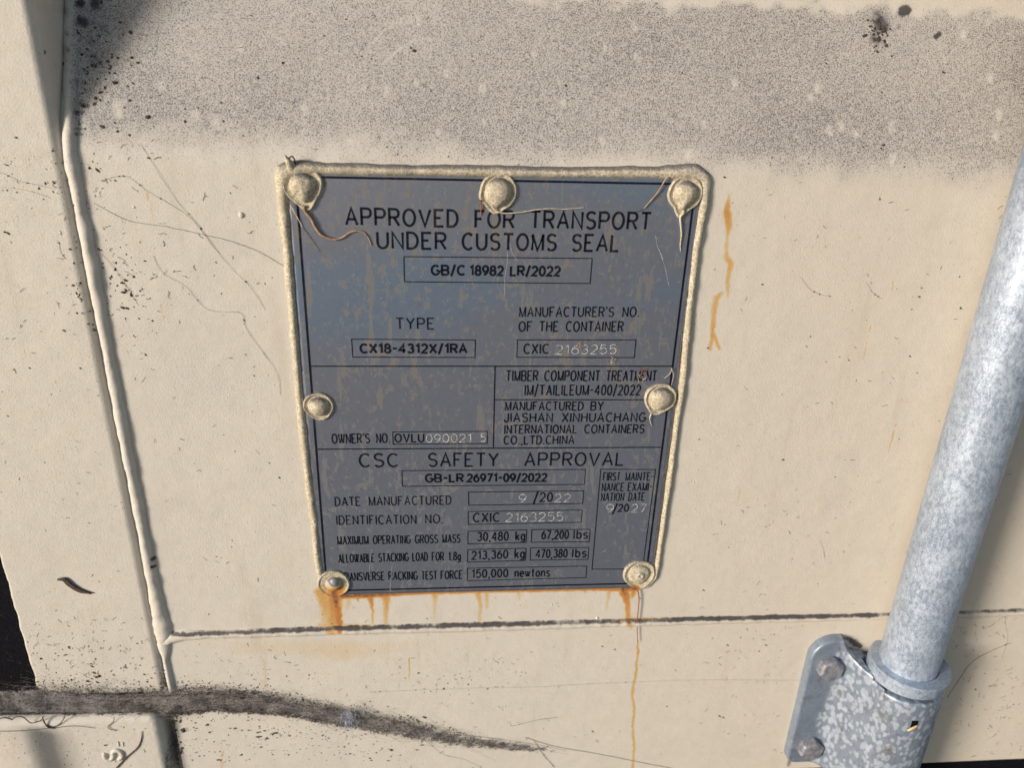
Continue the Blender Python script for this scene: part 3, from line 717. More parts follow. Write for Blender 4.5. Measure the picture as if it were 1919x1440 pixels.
line([('GB-LR', 798, 903.6, 867.5, 903.2, 14), ('26971-09/2022', 876, 903.2, 1023.5, 902.2, 14)], bold=True)
line([('DATE', 628.8, 948.4, 675, 947.9, 15.8), ('MANUFACTURED', 692, 947.6, 845, 945.6, 15.8), ('IDENTIFICATION', 631.5, 983.5, 779.5, 981.8, 16), ('NO.', 797.5, 981.2, 829.5, 980.8, 16),
      ('MAXIMUM', 633, 1021, 690, 1020, 15), ('OPERATING', 700, 1019.8, 768.5, 1018.9, 15), ('GROSS', 778.5, 1018.6, 820, 1018, 15), ('MASS', 829.5, 1017.8, 862, 1017.2, 15),
      ('ALLOWABLE', 635, 1055, 701, 1053.6, 15), ('STACKING', 710, 1053.2, 765, 1052, 15), ('LOAD', 773.5, 1051.8, 801, 1051.3, 15), ('FOR', 810, 1051, 831, 1050.8, 15), ('1.8g', 840.5, 1050.6, 862.5, 1050, 15),
      ('TRANSVERSE', 639, 1089.4, 720, 1087.6, 15), ('RACKING', 729, 1087.4, 781.8, 1086.8, 15), ('TEST', 790.5, 1086.6, 818.3, 1086.2, 15), ('FORCE', 826.6, 1086, 865.8, 1085, 15)], hw=.058)
line([('/', 1000, 942, 1007, 941.8, 18), ('20', 1012, 940.4, 1034.5, 940, 16)], hw=.072)
line([('CXIC', 887.3, 978.6, 935.5, 977.8, 16)], hw=.072)
line([('30,480', 895, 1014.2, 952, 1013, 15.5), ('kg', 966.5, 1012.8, 982.8, 1012.4, 16)], hw=.07)
line([('67,200', 1015.3, 1010.6, 1064.5, 1009.9, 15), ('lbs', 1075, 1010, 1100, 1009.6, 16)], hw=.07)
line([('213,360', 884.5, 1049, 951, 1046.6, 15), ('kg', 965, 1046, 982, 1045.6, 16)], hw=.07)
line([('470,380', 1004.5, 1046, 1062, 1045, 15), ('lbs', 1072.5, 1044.8, 1097.8, 1044.3, 15.5)], hw=.07)
line([('150,000', 884.5, 1083.2, 951, 1081.6, 14.5), ('newtons', 965, 1081.4, 1029.5, 1080.6, 15)], hw=.07)
line([('FIRST', 1130.3, 901, 1161, 900.8, 14.5), ('MAINTE-', 1172, 900.8, 1223.5, 900.6, 14.5), ('NANCE', 1127.6, 920.6, 1168, 920.2, 14.5), ('EXAMI-', 1176.6, 920.2, 1220.5, 919.6, 14.5),
      ('NATION', 1126.3, 939.2, 1168, 938.9, 14.5), ('DATE', 1177.8, 938.8, 1206.5, 938.4, 14.5)], hw=.056)
line([('/', 1148, 962, 1155, 961.8, 16), ('20', 1158.5, 959.2, 1176.8, 959, 13.5)], hw=.078)
for s_ in [('2163255', 1041, 664, 1154, 663, 17), ('090021', 799, 829.5, 883, 828.6, 15), ('5', 900.5, 828, 909.5, 828, 15), ('9', 972.5, 942, 985.5, 941.8, 15), ('22', 1039, 941.5, 1068.5, 941, 15),
           ('2163255', 948, 978.3, 1054.5, 976.3, 16), ('9', 1136, 961, 1149, 961, 15.5), ('27', 1183, 960.4, 1210, 960.2, 15)]: stamped(*s_)
# ruled frames
def frame(pts, hw, closed=True):
    m = Marks(); q = [(PP(*p)[0], PP(*p)[2]) for p in pts]
    if closed:
        for a, b in zip(q, q[1:] + q[:1]):
            a = np.array(a); b = np.array(b); t = (b - a) / np.hypot(*(b - a)); m.add([a - t * hw * .3, b + t * hw * .3], hw)
    else: m.add(q, hw)
    m.done('ruled_frame', MAT_INK)
frame([(553.6, 331), (1303.6, 345.4), (1208.6, 1093.5), (612.8, 1108)], .52)
for a, b, hw in [((583.6, 686.6), (1259, 686.6), .34), ((927.8, 686.8), (924.4, 838.8), .34), ((927, 749.4), (1250, 749.6), .3), ((595.6, 842.3), (1238.6, 838.6), .34)]: frame([a, b], hw, False)
for q in [[(756.8, 481), (1109.7, 484.4), (1105.8, 531.4), (757.8, 528.1)], [(658.8, 635.8), (890.9, 637.4), (890, 670.1), (661.2, 669.5)], [(969.4, 637), (1191.8, 637.2), (1188.5, 670.4), (968.5, 669.8)],
          [(735.8, 809.8), (913.5, 808.8), (912.9, 831.6), (736.8, 833)], [(753.1, 882.5), (1097, 880.2), (1095, 908.3), (754, 911.8)], [(877.8, 922.7), (1093.7, 920.4), (1091.7, 944), (878.4, 947.4)],
          [(877.4, 959.3), (1091, 956.4), (1089, 979.2), (877.4, 983.5)], [(877, 996.3), (987.1, 993.4), (986.1, 1017.2), (876.6, 1020)], [(996.6, 993), (1105.9, 992.5), (1103.9, 1015.8), (995.4, 1016.8)],
          [(876.4, 1030.6), (985.7, 1028), (984.7, 1051), (876, 1054)], [(994, 1027.3), (1103.5, 1026.7), (1101.6, 1048.9), (993.5, 1050.5)], [(876, 1065.6), (1099.4, 1061.4), (1098, 1083.1), (875.6, 1089)],
          [(1125.7, 879.8), (1228.3, 880.2), (1204, 1067), (1109.3, 1067.3)]]: frame(q, .25)
# bright scratches on the plate
for q in [[(735, 1060), (733, 1085), (731, 1106), (735, 1109), (728, 1110)], [(1126, 1037), (1136, 1031)], [(1171, 1036), (1176, 1038), (1181, 1039)], [(1180, 1030), (1183, 1028)],
          [(951, 470), (951, 490), (946, 520), (946, 556)], [(955, 455), (960, 475), (970, 490)], [(1234, 465), (1246, 500), (1254, 538)], [(697, 1030), (694, 1050), (692, 1075)],
          [(1228, 440), (1232, 462), (1243, 486)], [(630, 796), (634, 794)], [(648, 803), (652, 806)]]:
    m = Marks(); m.add([(PP(*p)[0], PP(*p)[2]) for p in q], .075, PT + .2); m.done('scratch', MAT_SCR)

# ---- rivets under painted sealant
def rivet(cx, cy, rf, rd, drip, seed, hd=3.4, kind=0):
    c = P(cx, cy, PT + 1.2); sc_ = abs(P(cx + 1, cy, PT)[0] - P(cx, cy, PT)[0]) * 1.02; R = rf * sc_; Rd = rd * sc_
    na, nr = 64, 26; a = np.arange(na) * 2 * math.pi / na
    Ra = R * (1 + .10 * (fbm(np.cos(a) * 2 + 5, np.sin(a) * 2 + 5, 1.4, 3, seed) - .5))
    for (da, dr, dw) in drip: Ra = Ra + dr * .258 * np.exp(-((((a - math.radians(da)) + math.pi) % (2 * math.pi) - math.pi) / math.radians(dw)) ** 2)
    u = np.linspace(0, 1, nr)
    V = []
    for k in range(nr):
        r = u[k] * Ra; rr = u[k] * R
        dome = hd * np.sqrt(max(0, 1 - min(1, rr / Rd) ** 2)) ** 1.1
        fl = 1.35 * (1 - ss(u[k], .93, 1.0)) + .6 * math.exp(-((u[k] - .90) / .06) ** 2) - .4 * math.exp(-((rr - Rd) / (R * .08)) ** 2)
        if kind == 1: dome += 1.0 * math.exp(-((u[k] - .15) / .12) ** 2)
        h = PT - .5 + dome + fl + (fbm(c[0] + r * np.cos(a), c[2] + r * np.sin(a), 2.6, 2, seed) - .5) * .5
        V += [(c[0] + r[q] * math.cos(a[q]), h[q] if np.ndim(h) else h, c[2] + r[q] * math.sin(a[q])) for q in range(na)]
    V = np.array(V); i = np.arange(nr * na).reshape(nr, na); j = np.roll(i, -1, 1)
    Fq = np.stack([i[:-1], i[1:], j[1:], j[:-1]], -1).reshape(-1, 4)
    mk = masks(V[:, 0], V[:, 2] - 2.0); mk[:, 0] *= .6
    return build('rivet', V, Fq, MAT_SEAL, plate, mask=mk)
rivet(565.5, 347, 37, 24, [(-80, 14, 22), (20, 3, 30)], 3, 4.2)
rivet(934.5, 359, 35, 25, [(-100, 9, 25), (200, 3, 20)], 9, 4.2)
rivet(1285, 362, 33, 22, [(-97, 15, 16)], 14, 4.0)
rivet(596.5, 762, 28, 19, [(-75, 4, 30), (180, 2, 40)], 22, 3.8)
rivet(1238.5, 747, 30, 21, [(-105, 8, 22)], 31, 3.8)
r_bl = rivet(625, 1096, 31, 15, [], 44, 3.0)
rivet(1199, 1077, 30, 20, [(-85, 7, 30)], 51, 1.6, 1)
# bare steel pin in the lower left rivet
c = P(626, 1093, PT + 3); th = np.linspace(0, math.pi / 2, 7); a = np.arange(20) * math.pi / 10
v = np.array([[c[0] + 2.9 * math.cos(t) * math.cos(u), PT + 2.6 + 2.1 * math.sin(t), c[2] + 2.9 * math.cos(t) * math.sin(u)] for t in th for u in a])
i = np.arange(140).reshape(7, 20); j = np.roll(i, -1, 1)
pin = build('rivet_pin', v, np.stack([i[:-1], j[:-1], j[1:], i[1:]], -1).reshape(-1, 4), MAT_BOLT, r_bl)

# ---- sealant bead round the plate
def bead(pts, wd, ht, seed):
    Q = [P(x, y, 0) for x, y in pts]; return [(q[0], q[2]) for q in Q]
bp = [(604, 1092), (600, 1070), (586.5, 960), (575, 860), (563, 765), (552, 620), (541, 480), (534, 400), (530, 350), (533, 324), (560, 313), (620, 316.5), (760, 319), (930, 321.5), (1100, 323.5), (1230, 323), (1300, 322),
      (1322, 335), (1318, 385), (1303, 480), (1280, 700), (1272, 770), (1246, 960), (1228, 1080), (1212, 1098), (1192, 1101)]
bw = [.86 * q for q in [2.2, 2.7, 2.8, 2.8, 2.6, 2.9, 2.9, 3.0, 4.0, 5.0, 4.4, 3.4, 3.1, 3.3, 3.2, 3.6, 5.0, 4.2, 3.4, 2.7, 2.6, 2.4, 2.2, 2.2, 2.6, 2.4]]
bhh = [.85 * q for q in [2.2, 2.8, 3.0, 3.0, 2.8, 3.2, 3.2, 3.2, 3.6, 4.0, 3.6, 3.4, 3.4, 3.4, 3.2, 3.2, 3.6, 3.4, 3.2, 3.0, 3.0, 2.8, 2.8, 2.6, 2.2, 1.6]]
sb = seam('sealant_bead', bead(bp, bw, bhh, 1), bw, bhh, MAT_SEAL, lambda X, Z: X * 0 + .2, plate, nt=19, seed=41)
# spike of torn sealant at the top left corner
V, Fq = tube(curve([P(546, 312, 2), P(541, 303, 4), P(537, 296, 5), P(533, 290, 6.5)], 14), np.linspace(2.2, .15, 14), 10)
build('sealant_spike', V, Fq, MAT_SEAL, plate, mask=masks(V[:, 0], V[:, 2]))
V, Fq = tube(curve([P(540, 298, 5), P(547, 293, 5), P(552, 299, 4), P(553, 306, 2.5)], 16), .35, 6)
build('sealant_string', V, Fq, MAT_SPECK, plate)
def string(pts, r0, r1, mat, hh=(2.2, 2.0), name='sealant_string', parent=plate, wall=False):
    n = len(pts); q = [(PW(x, y, hh[0] + (hh[1] - hh[0]) * k / (n - 1)) if wall else P(x, y, hh[0] + (hh[1] - hh[0]) * k / (n - 1))) for k, (x, y) in enumerate(pts)]
    c = curve(q, max(24, 8 * n)); V, Fq = tube(c, np.linspace(r0, r1, len(c)), 7)
    return build(name, V, Fq, mat, parent)
string([(570, 385), (571, 394), (576, 402), (584, 412), (592, 428), (602, 440), (614, 446), (628, 449), (642, 445), (656, 436), (668, 433), (682, 436), (691, 447), (696, 460)], .85, .25, MAT_THREAD, (2.6, 1.6))
string([(544, 383), (556, 405), (567, 426)], .35, .2, MAT_CREAM, (2.4, 1.6)); string([(567, 426), (585, 450), (600, 472)], .12, .08, MAT_SPECK, (1.6, 1.5))
string([(922, 385), (928, 393), (937, 398), (950, 400), (975, 398), (1000, 394), (1030, 391), (1060, 392), (1094, 389)], .45, .16, MAT_CREAM, (3.2, 1.6))
string([(1252, 331), (1246, 338), (1238, 352), (1230, 364), (1218, 378), (1207, 391)], .38, .28, MAT_THREAD, (3.2, 1.7)); string([(1207, 391), (1197, 396), (1184, 397)], .12, .08, MAT_SPECK, (1.7, 1.5))
string([(1280, 392), (1281, 399), (1275, 407), (1276, 425), (1277, 440), (1275, 458), (1275.5, 471)], .75, .2, MAT_CREAM, (3.0, 1.6))
string([(900, 375), (902, 385), (901, 403)], .5, .25, MAT_THREAD2, (3.0, 1.6))
string([(1221, 775), (1218, 783), (1219, 792), (1222, 799)], .45, .15, MAT_CREAM, (3.0, 1.6))
string([(1259, 690), (1256, 700), (1245, 710)], .2, .12, MAT_CREAM, (3.0, 1.6)); string([(1259, 690), (1262, 705), (1258, 722)], .16, .12, MAT_CREAM, (3.0, 1.6))
string([(1194, 1104), (1197, 1118), (1197, 1135), (1195, 1155), (1194, 1180), (1195, 1205)], .38, .22, MAT_THREAD2, (2.0, 1.6))
# little red-brown fibre tufts caught on the plate
for (x, y, mat, sd) in [(1150, 677, MAT_CREAM, 1), (1205, 694, MAT_THREAD2, 2), (1201, 709, MAT_CREAM, 3), (1087, 646, MAT_THREAD, 4)]:
    pr = random.Random(sd); pp = []
    for k in range(14):
        a = P(x + pr.uniform(-6, 6), y + pr.uniform(-4, 4), PT + .3); b = a + np.array([pr.uniform(-2, 2), pr.uniform(0, .6), pr.uniform(-2, 2)])
        pp.append(tube(curve([a, (a + b) / 2 + (pr.uniform(-.4, .4), .3, pr.uniform(-.4, .4)), b], 8), .08, 4))
    V, Fq = join(pp); build('fibre_tuft', V, Fq, mat, base=P(x, y, PT))
    o = bpy.data.objects[-1] if False else col.objects[-1]
    tag(o, ['pale fibre tuft under the stamped number box', 'reddish fibre tuft above the word TREATMENT', 'pale fibre tuft lying on the word TREATMENT', 'brown fibre tuft inside the stamped CXIC box'][sd - 1], 'fibre tuft', 'fibre tufts on the data plate')

# ------------------------------------------------------------------ galvanised lock rod and bracket
def edge_angle(px, py): r = ray(px, py); return math.atan2(r.dot(_a), r.dot(_n))
t1, t2 = edge_angle(1721.7, 960), edge_angle(1858, 960); RR = 17.0
dd = RR / math.sin((t2 - t1) / 2); tc = (t1 + t2) / 2
RX, RH = CAM[0] + dd * math.sin(tc), DIST - dd * math.cos(tc)
print('rod', RX, RH)
def lathe(prof, name, mat, parent, na=96, cx=RX, ch=RH):
    a = np.arange(na) * 2 * math.pi / na
    V = np.array([(cx + r * math.cos(u), ch + r * math.sin(u), z) for r, z in prof for u in a]); i = np.arange(len(prof) * na).reshape(len(prof), na); j = np.roll(i, -1, 1)
    mk = np.zeros((len(V), 4)); mk[:, 0] = .2
    o = build(name, V, np.stack([i[:-1], i[1:], j[1:], j[:-1]], -1).reshape(-1, 4), mat, parent, mask=mk)
    if len(prof) < 20: o.data.set_sharp_from_angle(angle=math.radians(35))
    return o
rod = empty('lock_rod', (RX, RH, -330), 'vertical galvanised steel lock rod pipe standing in front of the door', 'lock rod')
FL = 6.0
ZBK = P(1557, 1202, FL)[2]                      # top of the bracket
ZBB = P(1485, 1432, FL)[2]
ZRIM = P(1700, 1311, RH + 20)[2]                # top rim of the barrel
zz = np.linspace(ZRIM - 4, 700, 60)
lathe([(RR, z) for z in zz], 'rod_tube', MAT_ROD, rod, 120)
brk = empty('rod_bracket', (RX, 0, ZBB), 'blotchy galvanised cast bracket bolted to the door round the rod foot', 'bracket')
XF = RX - P(1500, 1320, FL)[0]
print('bracket', ZBK, ZBB, ZRIM, XF)
RB = 23.6
def brk_h(X, Z):
    x = X - RX; ax_ = np.abs(x)
    cyl = np.where(ax_ < RB * .97, RH + np.sqrt(np.clip(RB * RB - ax_ ** 2, 0, None)), RH + RB * .243 - (ax_ - RB * .97) * np.where(x < 0, 1.5, 4.0))
    # the barrel's top rim sits a little lower than the ears
    dzc = ZRIM - Z
    cyl = np.where((dzc < 0) & (x > -RB * .99), RH * 0 - 2 - 0 * Z, np.where(x > -RB * .99, cyl - edge_drop(dzc, 1.2, 60), cyl))
    fl = FL + (fbm(X, Z, 12, 2, 3) - .5) * .4
    k = 7.0; hh = np.clip(.5 + .5 * (cyl - fl) / k, 0, 1); h = fl * (1 - hh) + cyl * hh + k * hh * (1 - hh)
    r = 15.0; dx, dz, dz2 = np.where(x < 0, XF + x, RB + 5 - x), ZBK - Z, Z - ZBB
    d = np.minimum(np.minimum(dx, dz), dz2)
    c1 = (dx < r) & (dz < r); d = np.where(c1, r - np.hypot(r - np.minimum(dx, r), r - np.minimum(dz, r)), d)
    r2 = 7.0; c2 = (dx < r2) & (dz2 < r2); d = np.where(c2, r2 - np.hypot(r2 - np.minimum(dx, r2), r2 - np.minimum(dz2, r2)), d)
    # ear scoops in towards the barrel
    de = np.hypot(x + (RB - 4), Z - (ZBK + 3)) - 17; de = np.where((x > -(RB - 4)), np.minimum(de, ZRIM - 2 - Z + 0 * x), de); d = np.minimum(d, de)
    flm = h - edge_drop(d, 1.8, 30)
    core = (ax_ < RB * 1.02) & (Z <= ZRIM) & (Z > ZBB - 20)
    h = np.where(core & (Z < ZBB + 8), np.maximum(h - edge_drop(Z - ZBB + 12, 1.8, 60), -.5), flm)
    return np.maximum(h, -1.2)
xs = ax((RX - XF - 1, RX - XF + 4, .2), (RX - XF + 4, RX - RB - 4, .6), (RX - RB - 4, RX + RB + 4, .3), (RX + RB + 4, RX + XF - 4, .6), (RX + XF - 4, RX + XF + 1, .2))
zs = ax((ZBB - 14, ZBB + 6, .4), (ZBB + 6, ZRIM - 3, .7), (ZRIM - 3, ZRIM + 1, .12), (ZRIM + 1, ZBK - 5, .5), (ZBK - 5, ZBK + 1, .25))
V, Fq = grid(xs, zs, brk_h, cut=-1.1)
mk = np.zeros((len(V), 4)); mk[:, 0] = ss(V[:, 0] + (fbm(V[:, 0], V[:, 2], 12, 3, 8) - .5) * 12, RX - XF + 12, RX - XF + 26)
build('bracket_casting', V, Fq, MAT_BRK, brk, mask=mk)
# collar rings
def ring(r, z0, z1, e=.8, ri=0.0): return [(ri, z0), (r - e, z0), (r, z0 + e), (r, z1 - e), (r - e, z1), (RR - .5, z1)]
zc = ZRIM + 1.2
lathe(ring(RB - .6, zc, zc + 7.0, .35), 'collar_ring', MAT_BOLT if False else MAT_ROD, brk)
lathe(ring(RB - .2, zc + 7.1, zc + 9.2, .3) , 'flange_ring', MAT_ROD, brk, cx=RX + .8, ch=RH + .6)
# hex bolts
def bolt(px, py, rot):
    c = P(px, py, FL + 6); R, H = 8.6, 6.2
    V, Fs = [], []
    a = [rot + k * math.pi / 3 for k in range(6)]
    prof = [(1.0, FL - .3), (1.0, FL + H - 1.4), (.86, FL + H), ]
    for s_, h in prof: V += [(c[0] + R * s_ * math.cos(t), h, c[2] + R * s_ * math.sin(t)) for t in a]
    V.append((c[0], FL + H + .25, c[2]))
    for l in (0, 6):
        for k in range(6): Fs.append((l + k, l + 6 + k, l + 6 + (k + 1) % 6, l + (k + 1) % 6))
    for k in range(6): Fs.append((12 + k, 18, 12 + (k + 1) % 6))
    o = build('bolt', V, Fs, MAT_BOLT, brk, smooth=False)
    md = o.modifiers.new('bevel', 'BEVEL'); md.width = .0006; md.segments = 3
    return o
bolt(1561, 1262, .35); bolt(1523, 1413, .35)
# drain slot in the barrel; a black box stands for its dark inside
cs = P(1712, 1357, RH + RB - 1)
hb_ = RH + math.sqrt(max(0, RB ** 2 - (cs[0] - RX) ** 2))
v, f_ = box(cs[0] - 1.9, cs[0] + 1.9, hb_ - 4, hb_ + .35, cs[2] - 3.2, cs[2] + 3.2); build('drain_slot_dark_box', v, f_, MAT_RUBBER_SLOT_DARK, brk, smooth=False)
V, Fq = tube(curve([P(1700, 1371, RH + RB + .4), P(1710, 1366, RH + RB + .6), P(1719, 1361, RH + RB)], 8), [.2, .5, .7, .8, .8, .8, .7, .5], 6)
tag(build('straw_piece', V, Fq, MAT_STRAW), 'short yellow straw poking from the slot in the bracket', 'straw')
V, Fq = tube(curve([P(1563, 1286, FL + 1.4), P(1570, 1289, FL + 1.8), P(1578, 1297, FL + 1.4)], 8), [.2, .4, .45, .45, .4, .35, .3, .2], 6)
tag(build('straw_piece', V, Fq, MAT_STRAW), 'tiny straw bit stuck below the upper hex bolt', 'straw')

# ------------------------------------------------------------------ cobwebs and debris
SP = np.array([(-40, 1318, 34), (60, 1318, 36), (150, 1322, 30), (290, 1322, 25), (400, 1313, 20), (520, 1323, 17), (640, 1345, 17), (760, 1367, 16), (880, 1391, 11), (980, 1403, 6), (1050, 1409, 2)], float)
def hat(x):   # the web lies on the door at right, spans the gap at left
    return np.interp(x, [0, 200, 300, 400, 600, 1000], [1.5, 2.5, 2.6, 1.2, .5, .3])
ns, ntt = 420, 26; V = []; mk = []
for k in range(ns):
    x = -40 + 1090 * k / (ns - 1); yc = np.interp(x, SP[:, 0], SP[:, 1]); hw = np.interp(x, SP[:, 0], SP[:, 2]) * 1.25
    for q in range(ntt):
        t = -1 + 2 * q / (ntt - 1); y = yc + t * hw
        h = hat(x) + (2.4 if x < 300 else 1.5) * (1 - t * t) * float(fbm(x, y, 34, 4, 71)) + .6 * float(fbm(x, y, 7, 3, 72))
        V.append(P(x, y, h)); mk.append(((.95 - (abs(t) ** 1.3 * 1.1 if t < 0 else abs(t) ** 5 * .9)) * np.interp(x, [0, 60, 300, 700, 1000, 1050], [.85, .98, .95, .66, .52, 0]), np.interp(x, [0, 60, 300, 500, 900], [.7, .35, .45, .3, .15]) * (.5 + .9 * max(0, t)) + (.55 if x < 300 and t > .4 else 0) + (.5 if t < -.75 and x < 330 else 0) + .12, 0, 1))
i = np.arange(ns * ntt).reshape(ns, ntt); Fq = np.stack([i[:-1, :-1], i[:-1, 1:], i[1:, 1:], i[1:, :-1]], -1).reshape(-1, 4)
web = empty('cobweb', P(400, 1340, 0), 'long matted grey cobweb full of dirt drooping across the bottom of the door', 'cobweb')
build('dust_mat', V, Fq, MAT_DUST, web, mask=np.array(mk))
pp = []
for q, r_ in (([(22, 1350), (32, 1344), (45, 1346), (58, 1356), (75, 1352), (82, 1344)], .3), ([(80, 1345), (84, 1357), (97, 1364), (112, 1358), (121, 1345), (122, 1336)], .3), ([(82, 1352), (90, 1364), (104, 1366)], .4),
              ([(214, 1345), (212, 1354), (203, 1362), (205, 1367), (220, 1371)], .2), ([(-10, 1352), (8, 1346), (24, 1350)], .35), ([(180, 1366), (140, 1362), (95, 1366), (40, 1371), (-10, 1372)], .12),
              ([(408, 1325), (410, 1336), (409, 1340)], .25), ([(455, 1328), (470, 1333), (485, 1327)], .3), ([(560, 1340), (580, 1347), (610, 1352)], .35)):
    V, Fq = tube(curve([(P(x, y, BH + .6) if x < 300 else P(x, y, 1.2)) for x, y in q], 24), r_, 5); build('web_loop', V, Fq, MAT_SPECK, web)
pr = random.Random(5); pp = []
for k in range(1300):
    x = pr.triangular(-40, 1040, 250); yc = np.interp(x, SP[:, 0], SP[:, 1]); hw = np.interp(x, SP[:, 0], SP[:, 2])
    y = yc + pr.gauss(0, .55) * hw; L = pr.uniform(8, 110); an = math.atan2(np.interp(x + 30, SP[:, 0], SP[:, 1]) - yc, 30) + pr.gauss(0, .22)
    h = hat(x) + pr.uniform(.8, 3.6); n_ = 5
    q = [P(x + L * (u - .5) * math.cos(an) + pr.gauss(0, 1.2), y + L * (u - .5) * math.sin(an) + pr.gauss(0, 1.5), max(.4, h + pr.gauss(0, .5))) for u in np.linspace(0, 1, n_)]
    pp.append(tube(curve(q, 9), pr.uniform(.025, .06), 3))
V, Fq = join(pp); build('web_fibres', V, Fq, MAT_WEB, web)['kind'] = 'stuff'

def flake(c, s, el, an, pr):
    n = pr.choice((5, 6, 7)); V = []
    for k in range(n):
        a = 2 * math.pi * k / n; r = s * pr.uniform(.55, 1.2); u, v = r * el * math.cos(a), r * math.sin(a)
        V.append((c[0] + u * math.cos(an) - v * math.sin(an), c[1] - .12, c[2] + u * math.sin(an) + v * math.cos(an)))
    V.append((c[0], c[1] + s * pr.uniform(.5, 1.1), c[2]))
    return np.array(V), np.array([(k, (k + 1) % n, n) for k in range(n)])
def surf(x, y, off=.05):
    p = PW(x, y, off)
    if p[0] < XP - 3 and p[2] > ZPB: return P(x, y, POST_H + off)
    q = P(x, y, BH + off)
    if q[0] < XBR - 5 and q[2] < ZBT - 5: return q
    if p[0] < XCH - 4 and p[2] < P(330, 1335, 0)[2]: return P(x, y, -6.8 + off)
    return p
pp = []; pr = random.Random(9)
def scatter(n, fx, fy, s0, s1, el=1.6, ang=.4, hoff=.05):
    for _ in range(n):
        x, y = fx(), fy()
        if y > 1428 and x > 345 or (y > 1180 and x > 1480) and x < 1780: continue
        pp.append(flake(surf(x, y, hoff), 1.2 * pr.uniform(s0, s1) * (1 if pr.random() < .85 else 1.7), pr.uniform(1, el), pr.gauss(0, ang), pr))
U = pr.uniform; Gs = pr.gauss
scatter(260, lambda: U(345, 800), lambda: U(1345, 1438), .18, .5, 2.6, .3)
scatter(70, lambda: U(480, 620), lambda: Gs(1378, 6), .2, .5, 2.8, .2)
scatter(120, lambda: U(30, 320), lambda: U(1200, 1300), .15, .5, 2, 1)
scatter(70, lambda: U(0, 280), lambda: U(1350, 1440), .15, .4, 2, 1)
scatter(60, lambda: U(310, 345), lambda: U(1345, 1440), .3, .8, 2, 1)
scatter(60, lambda: Gs(235, 30), lambda: Gs(540, 60), .15, .5, 2, 1)
scatter(60, lambda: Gs(180, 25), lambda: U(300, 620), .15, .45, 2, 1)
scatter(40, lambda: U(0, 130), lambda: Gs(330, 25), .15, .35, 2, 1)
scatter(90, lambda: Gs(190, 40), lambda: Gs(120, 70), .2, .7, 1.8, 1)
scatter(110, lambda: U(150, 1919), lambda: U(0, 300), .12, .4, 1.8, 1)
scatter(420, lambda: U(330, 1919), lambda: U(300, 1420), .10, .28, 2.2, .8)
scatter(40, lambda: U(1780, 1919), lambda: U(1150, 1410), .12, .35, 2, 1)
scatter(120, lambda: U(330, 1000), lambda: U(1255, 1300), .12, .4, 2, 1)
scatter(60, lambda: Gs(1610, 12), lambda: Gs(1215, 10), .2, .8, 1.6, 1, .6)
scatter(60, lambda: U(1380, 1640), lambda: U(1170, 1240), .12, .3, 2, 1)
scatter(40, lambda: U(130, 160), lambda: U(0, 600), .2, .6, 2, 1, 1.5)
scatter(24, lambda: U(300, 312), lambda: U(1255, 1300), .25, .6, 1.5, 1, 1.5)
for (x, y, s) in [(483, 146, 1.2), (414, 192, .9), (455, 254, .7), (776, 95, 1.4), (770, 90, 1), (1389, 122, .7), (1768, 135, 1.3), (1655, 272, 1.4), (1651, 278, .9), (1443, 310, .7), (1443, 305, .6), (1515, 306, .6), (1387, 286, .5), (1392, 290, .5),
                  (1358, 332, .9), (1722, 556, .8), (1590, 675, .7), (1800, 578, 1), (230, 577, 1.6), (238, 578, 1.4), (234, 525, 1.4), (228, 530, 1.2), (231, 548, 1.6), (272, 665, .9), (150, 560, 1.0), (120, 620, 1.3), (150, 690, 1.1),
                  (55, 690, .9), (14, 780, .7), (15, 437, 1.4), (8, 435, 1), (100, 342, 1.1), (72, 353, .9), (278, 296, 1), (215, 338, .9), (1318, 1107, 1.0), (1348, 1343, 1.1), (1355, 1346, .9), (1363, 1210, 1.0), (1435, 1210, .8),
                  (1439, 1265, .8), (1295, 1052, .7), (180, 1270, 1.5), (176, 1262, 1.3), (185, 1268, 1.6), (183, 1280, 1.2), (172, 1250, 1), (170, 1245, .8), (1128, 1212, .8), (1152, 1218, .8), (502, 1273, .8), (460, 528, .7), (404, 492, .6),
                  (504, 868, .8), (523, 896, .9), (1020, 650, .0), (640, 1165, .5), (800, 1160, .9), (1199, 1122, 1.0), (1110, 1372, 1.0)]:
    if s: pp.append(flake(surf(x, y, .1), s * .55, 1.6, pr.gauss(0, .7), pr)); pp.append(flake(surf(x + 2, y + 1, .1), s * .4, 1.6, pr.gauss(0, 1.2), pr))
scatter(90, lambda: Gs(1648, 12), lambda: Gs(60, 22), .25, .7, 1.6, 1)
scatter(30, lambda: Gs(1692, 8), lambda: Gs(22, 8), .3, .8, 1.6, 1)
def hairs(n, fx, fy, L0, L1):
    for _ in range(n):
        x, y = fx(), fy()
        if (y > 1180 and x > 1470) and x < 1790: continue
        if 515 < x < 1335 and 290 < y < 1115: continue
        c = surf(x, y, .12); L = pr.uniform(L0, L1); an = pr.gauss(.2, .9); q = []
        for u in (-.5, -.17, .17, .5): q.append(c + np.array([L * u * math.cos(an) + pr.gauss(0, .12 * L), pr.uniform(0, .15), L * u * math.sin(an) + pr.gauss(0, .12 * L)]))
        pp.append(tq(tube(curve(q, 7), pr.uniform(.05, .11), 4)))
def tq(vf): V_, F_ = vf; return V_, np.concatenate([F_[:, [0, 1, 2]], F_[:, [0, 2, 3]]])
hairs(320, lambda: U(330, 1919), lambda: U(330, 1430), .6, 3)
hairs(70, lambda: Gs(230, 70), lambda: Gs(520, 130), .8, 4)
hairs(70, lambda: U(0, 300), lambda: U(300, 1150), .5, 2)
hairs(90, lambda: U(0, 310), lambda: U(1150, 1300), .8, 3.5)
hairs(120, lambda: U(330, 1000), lambda: U(1220, 1440), .6, 3)
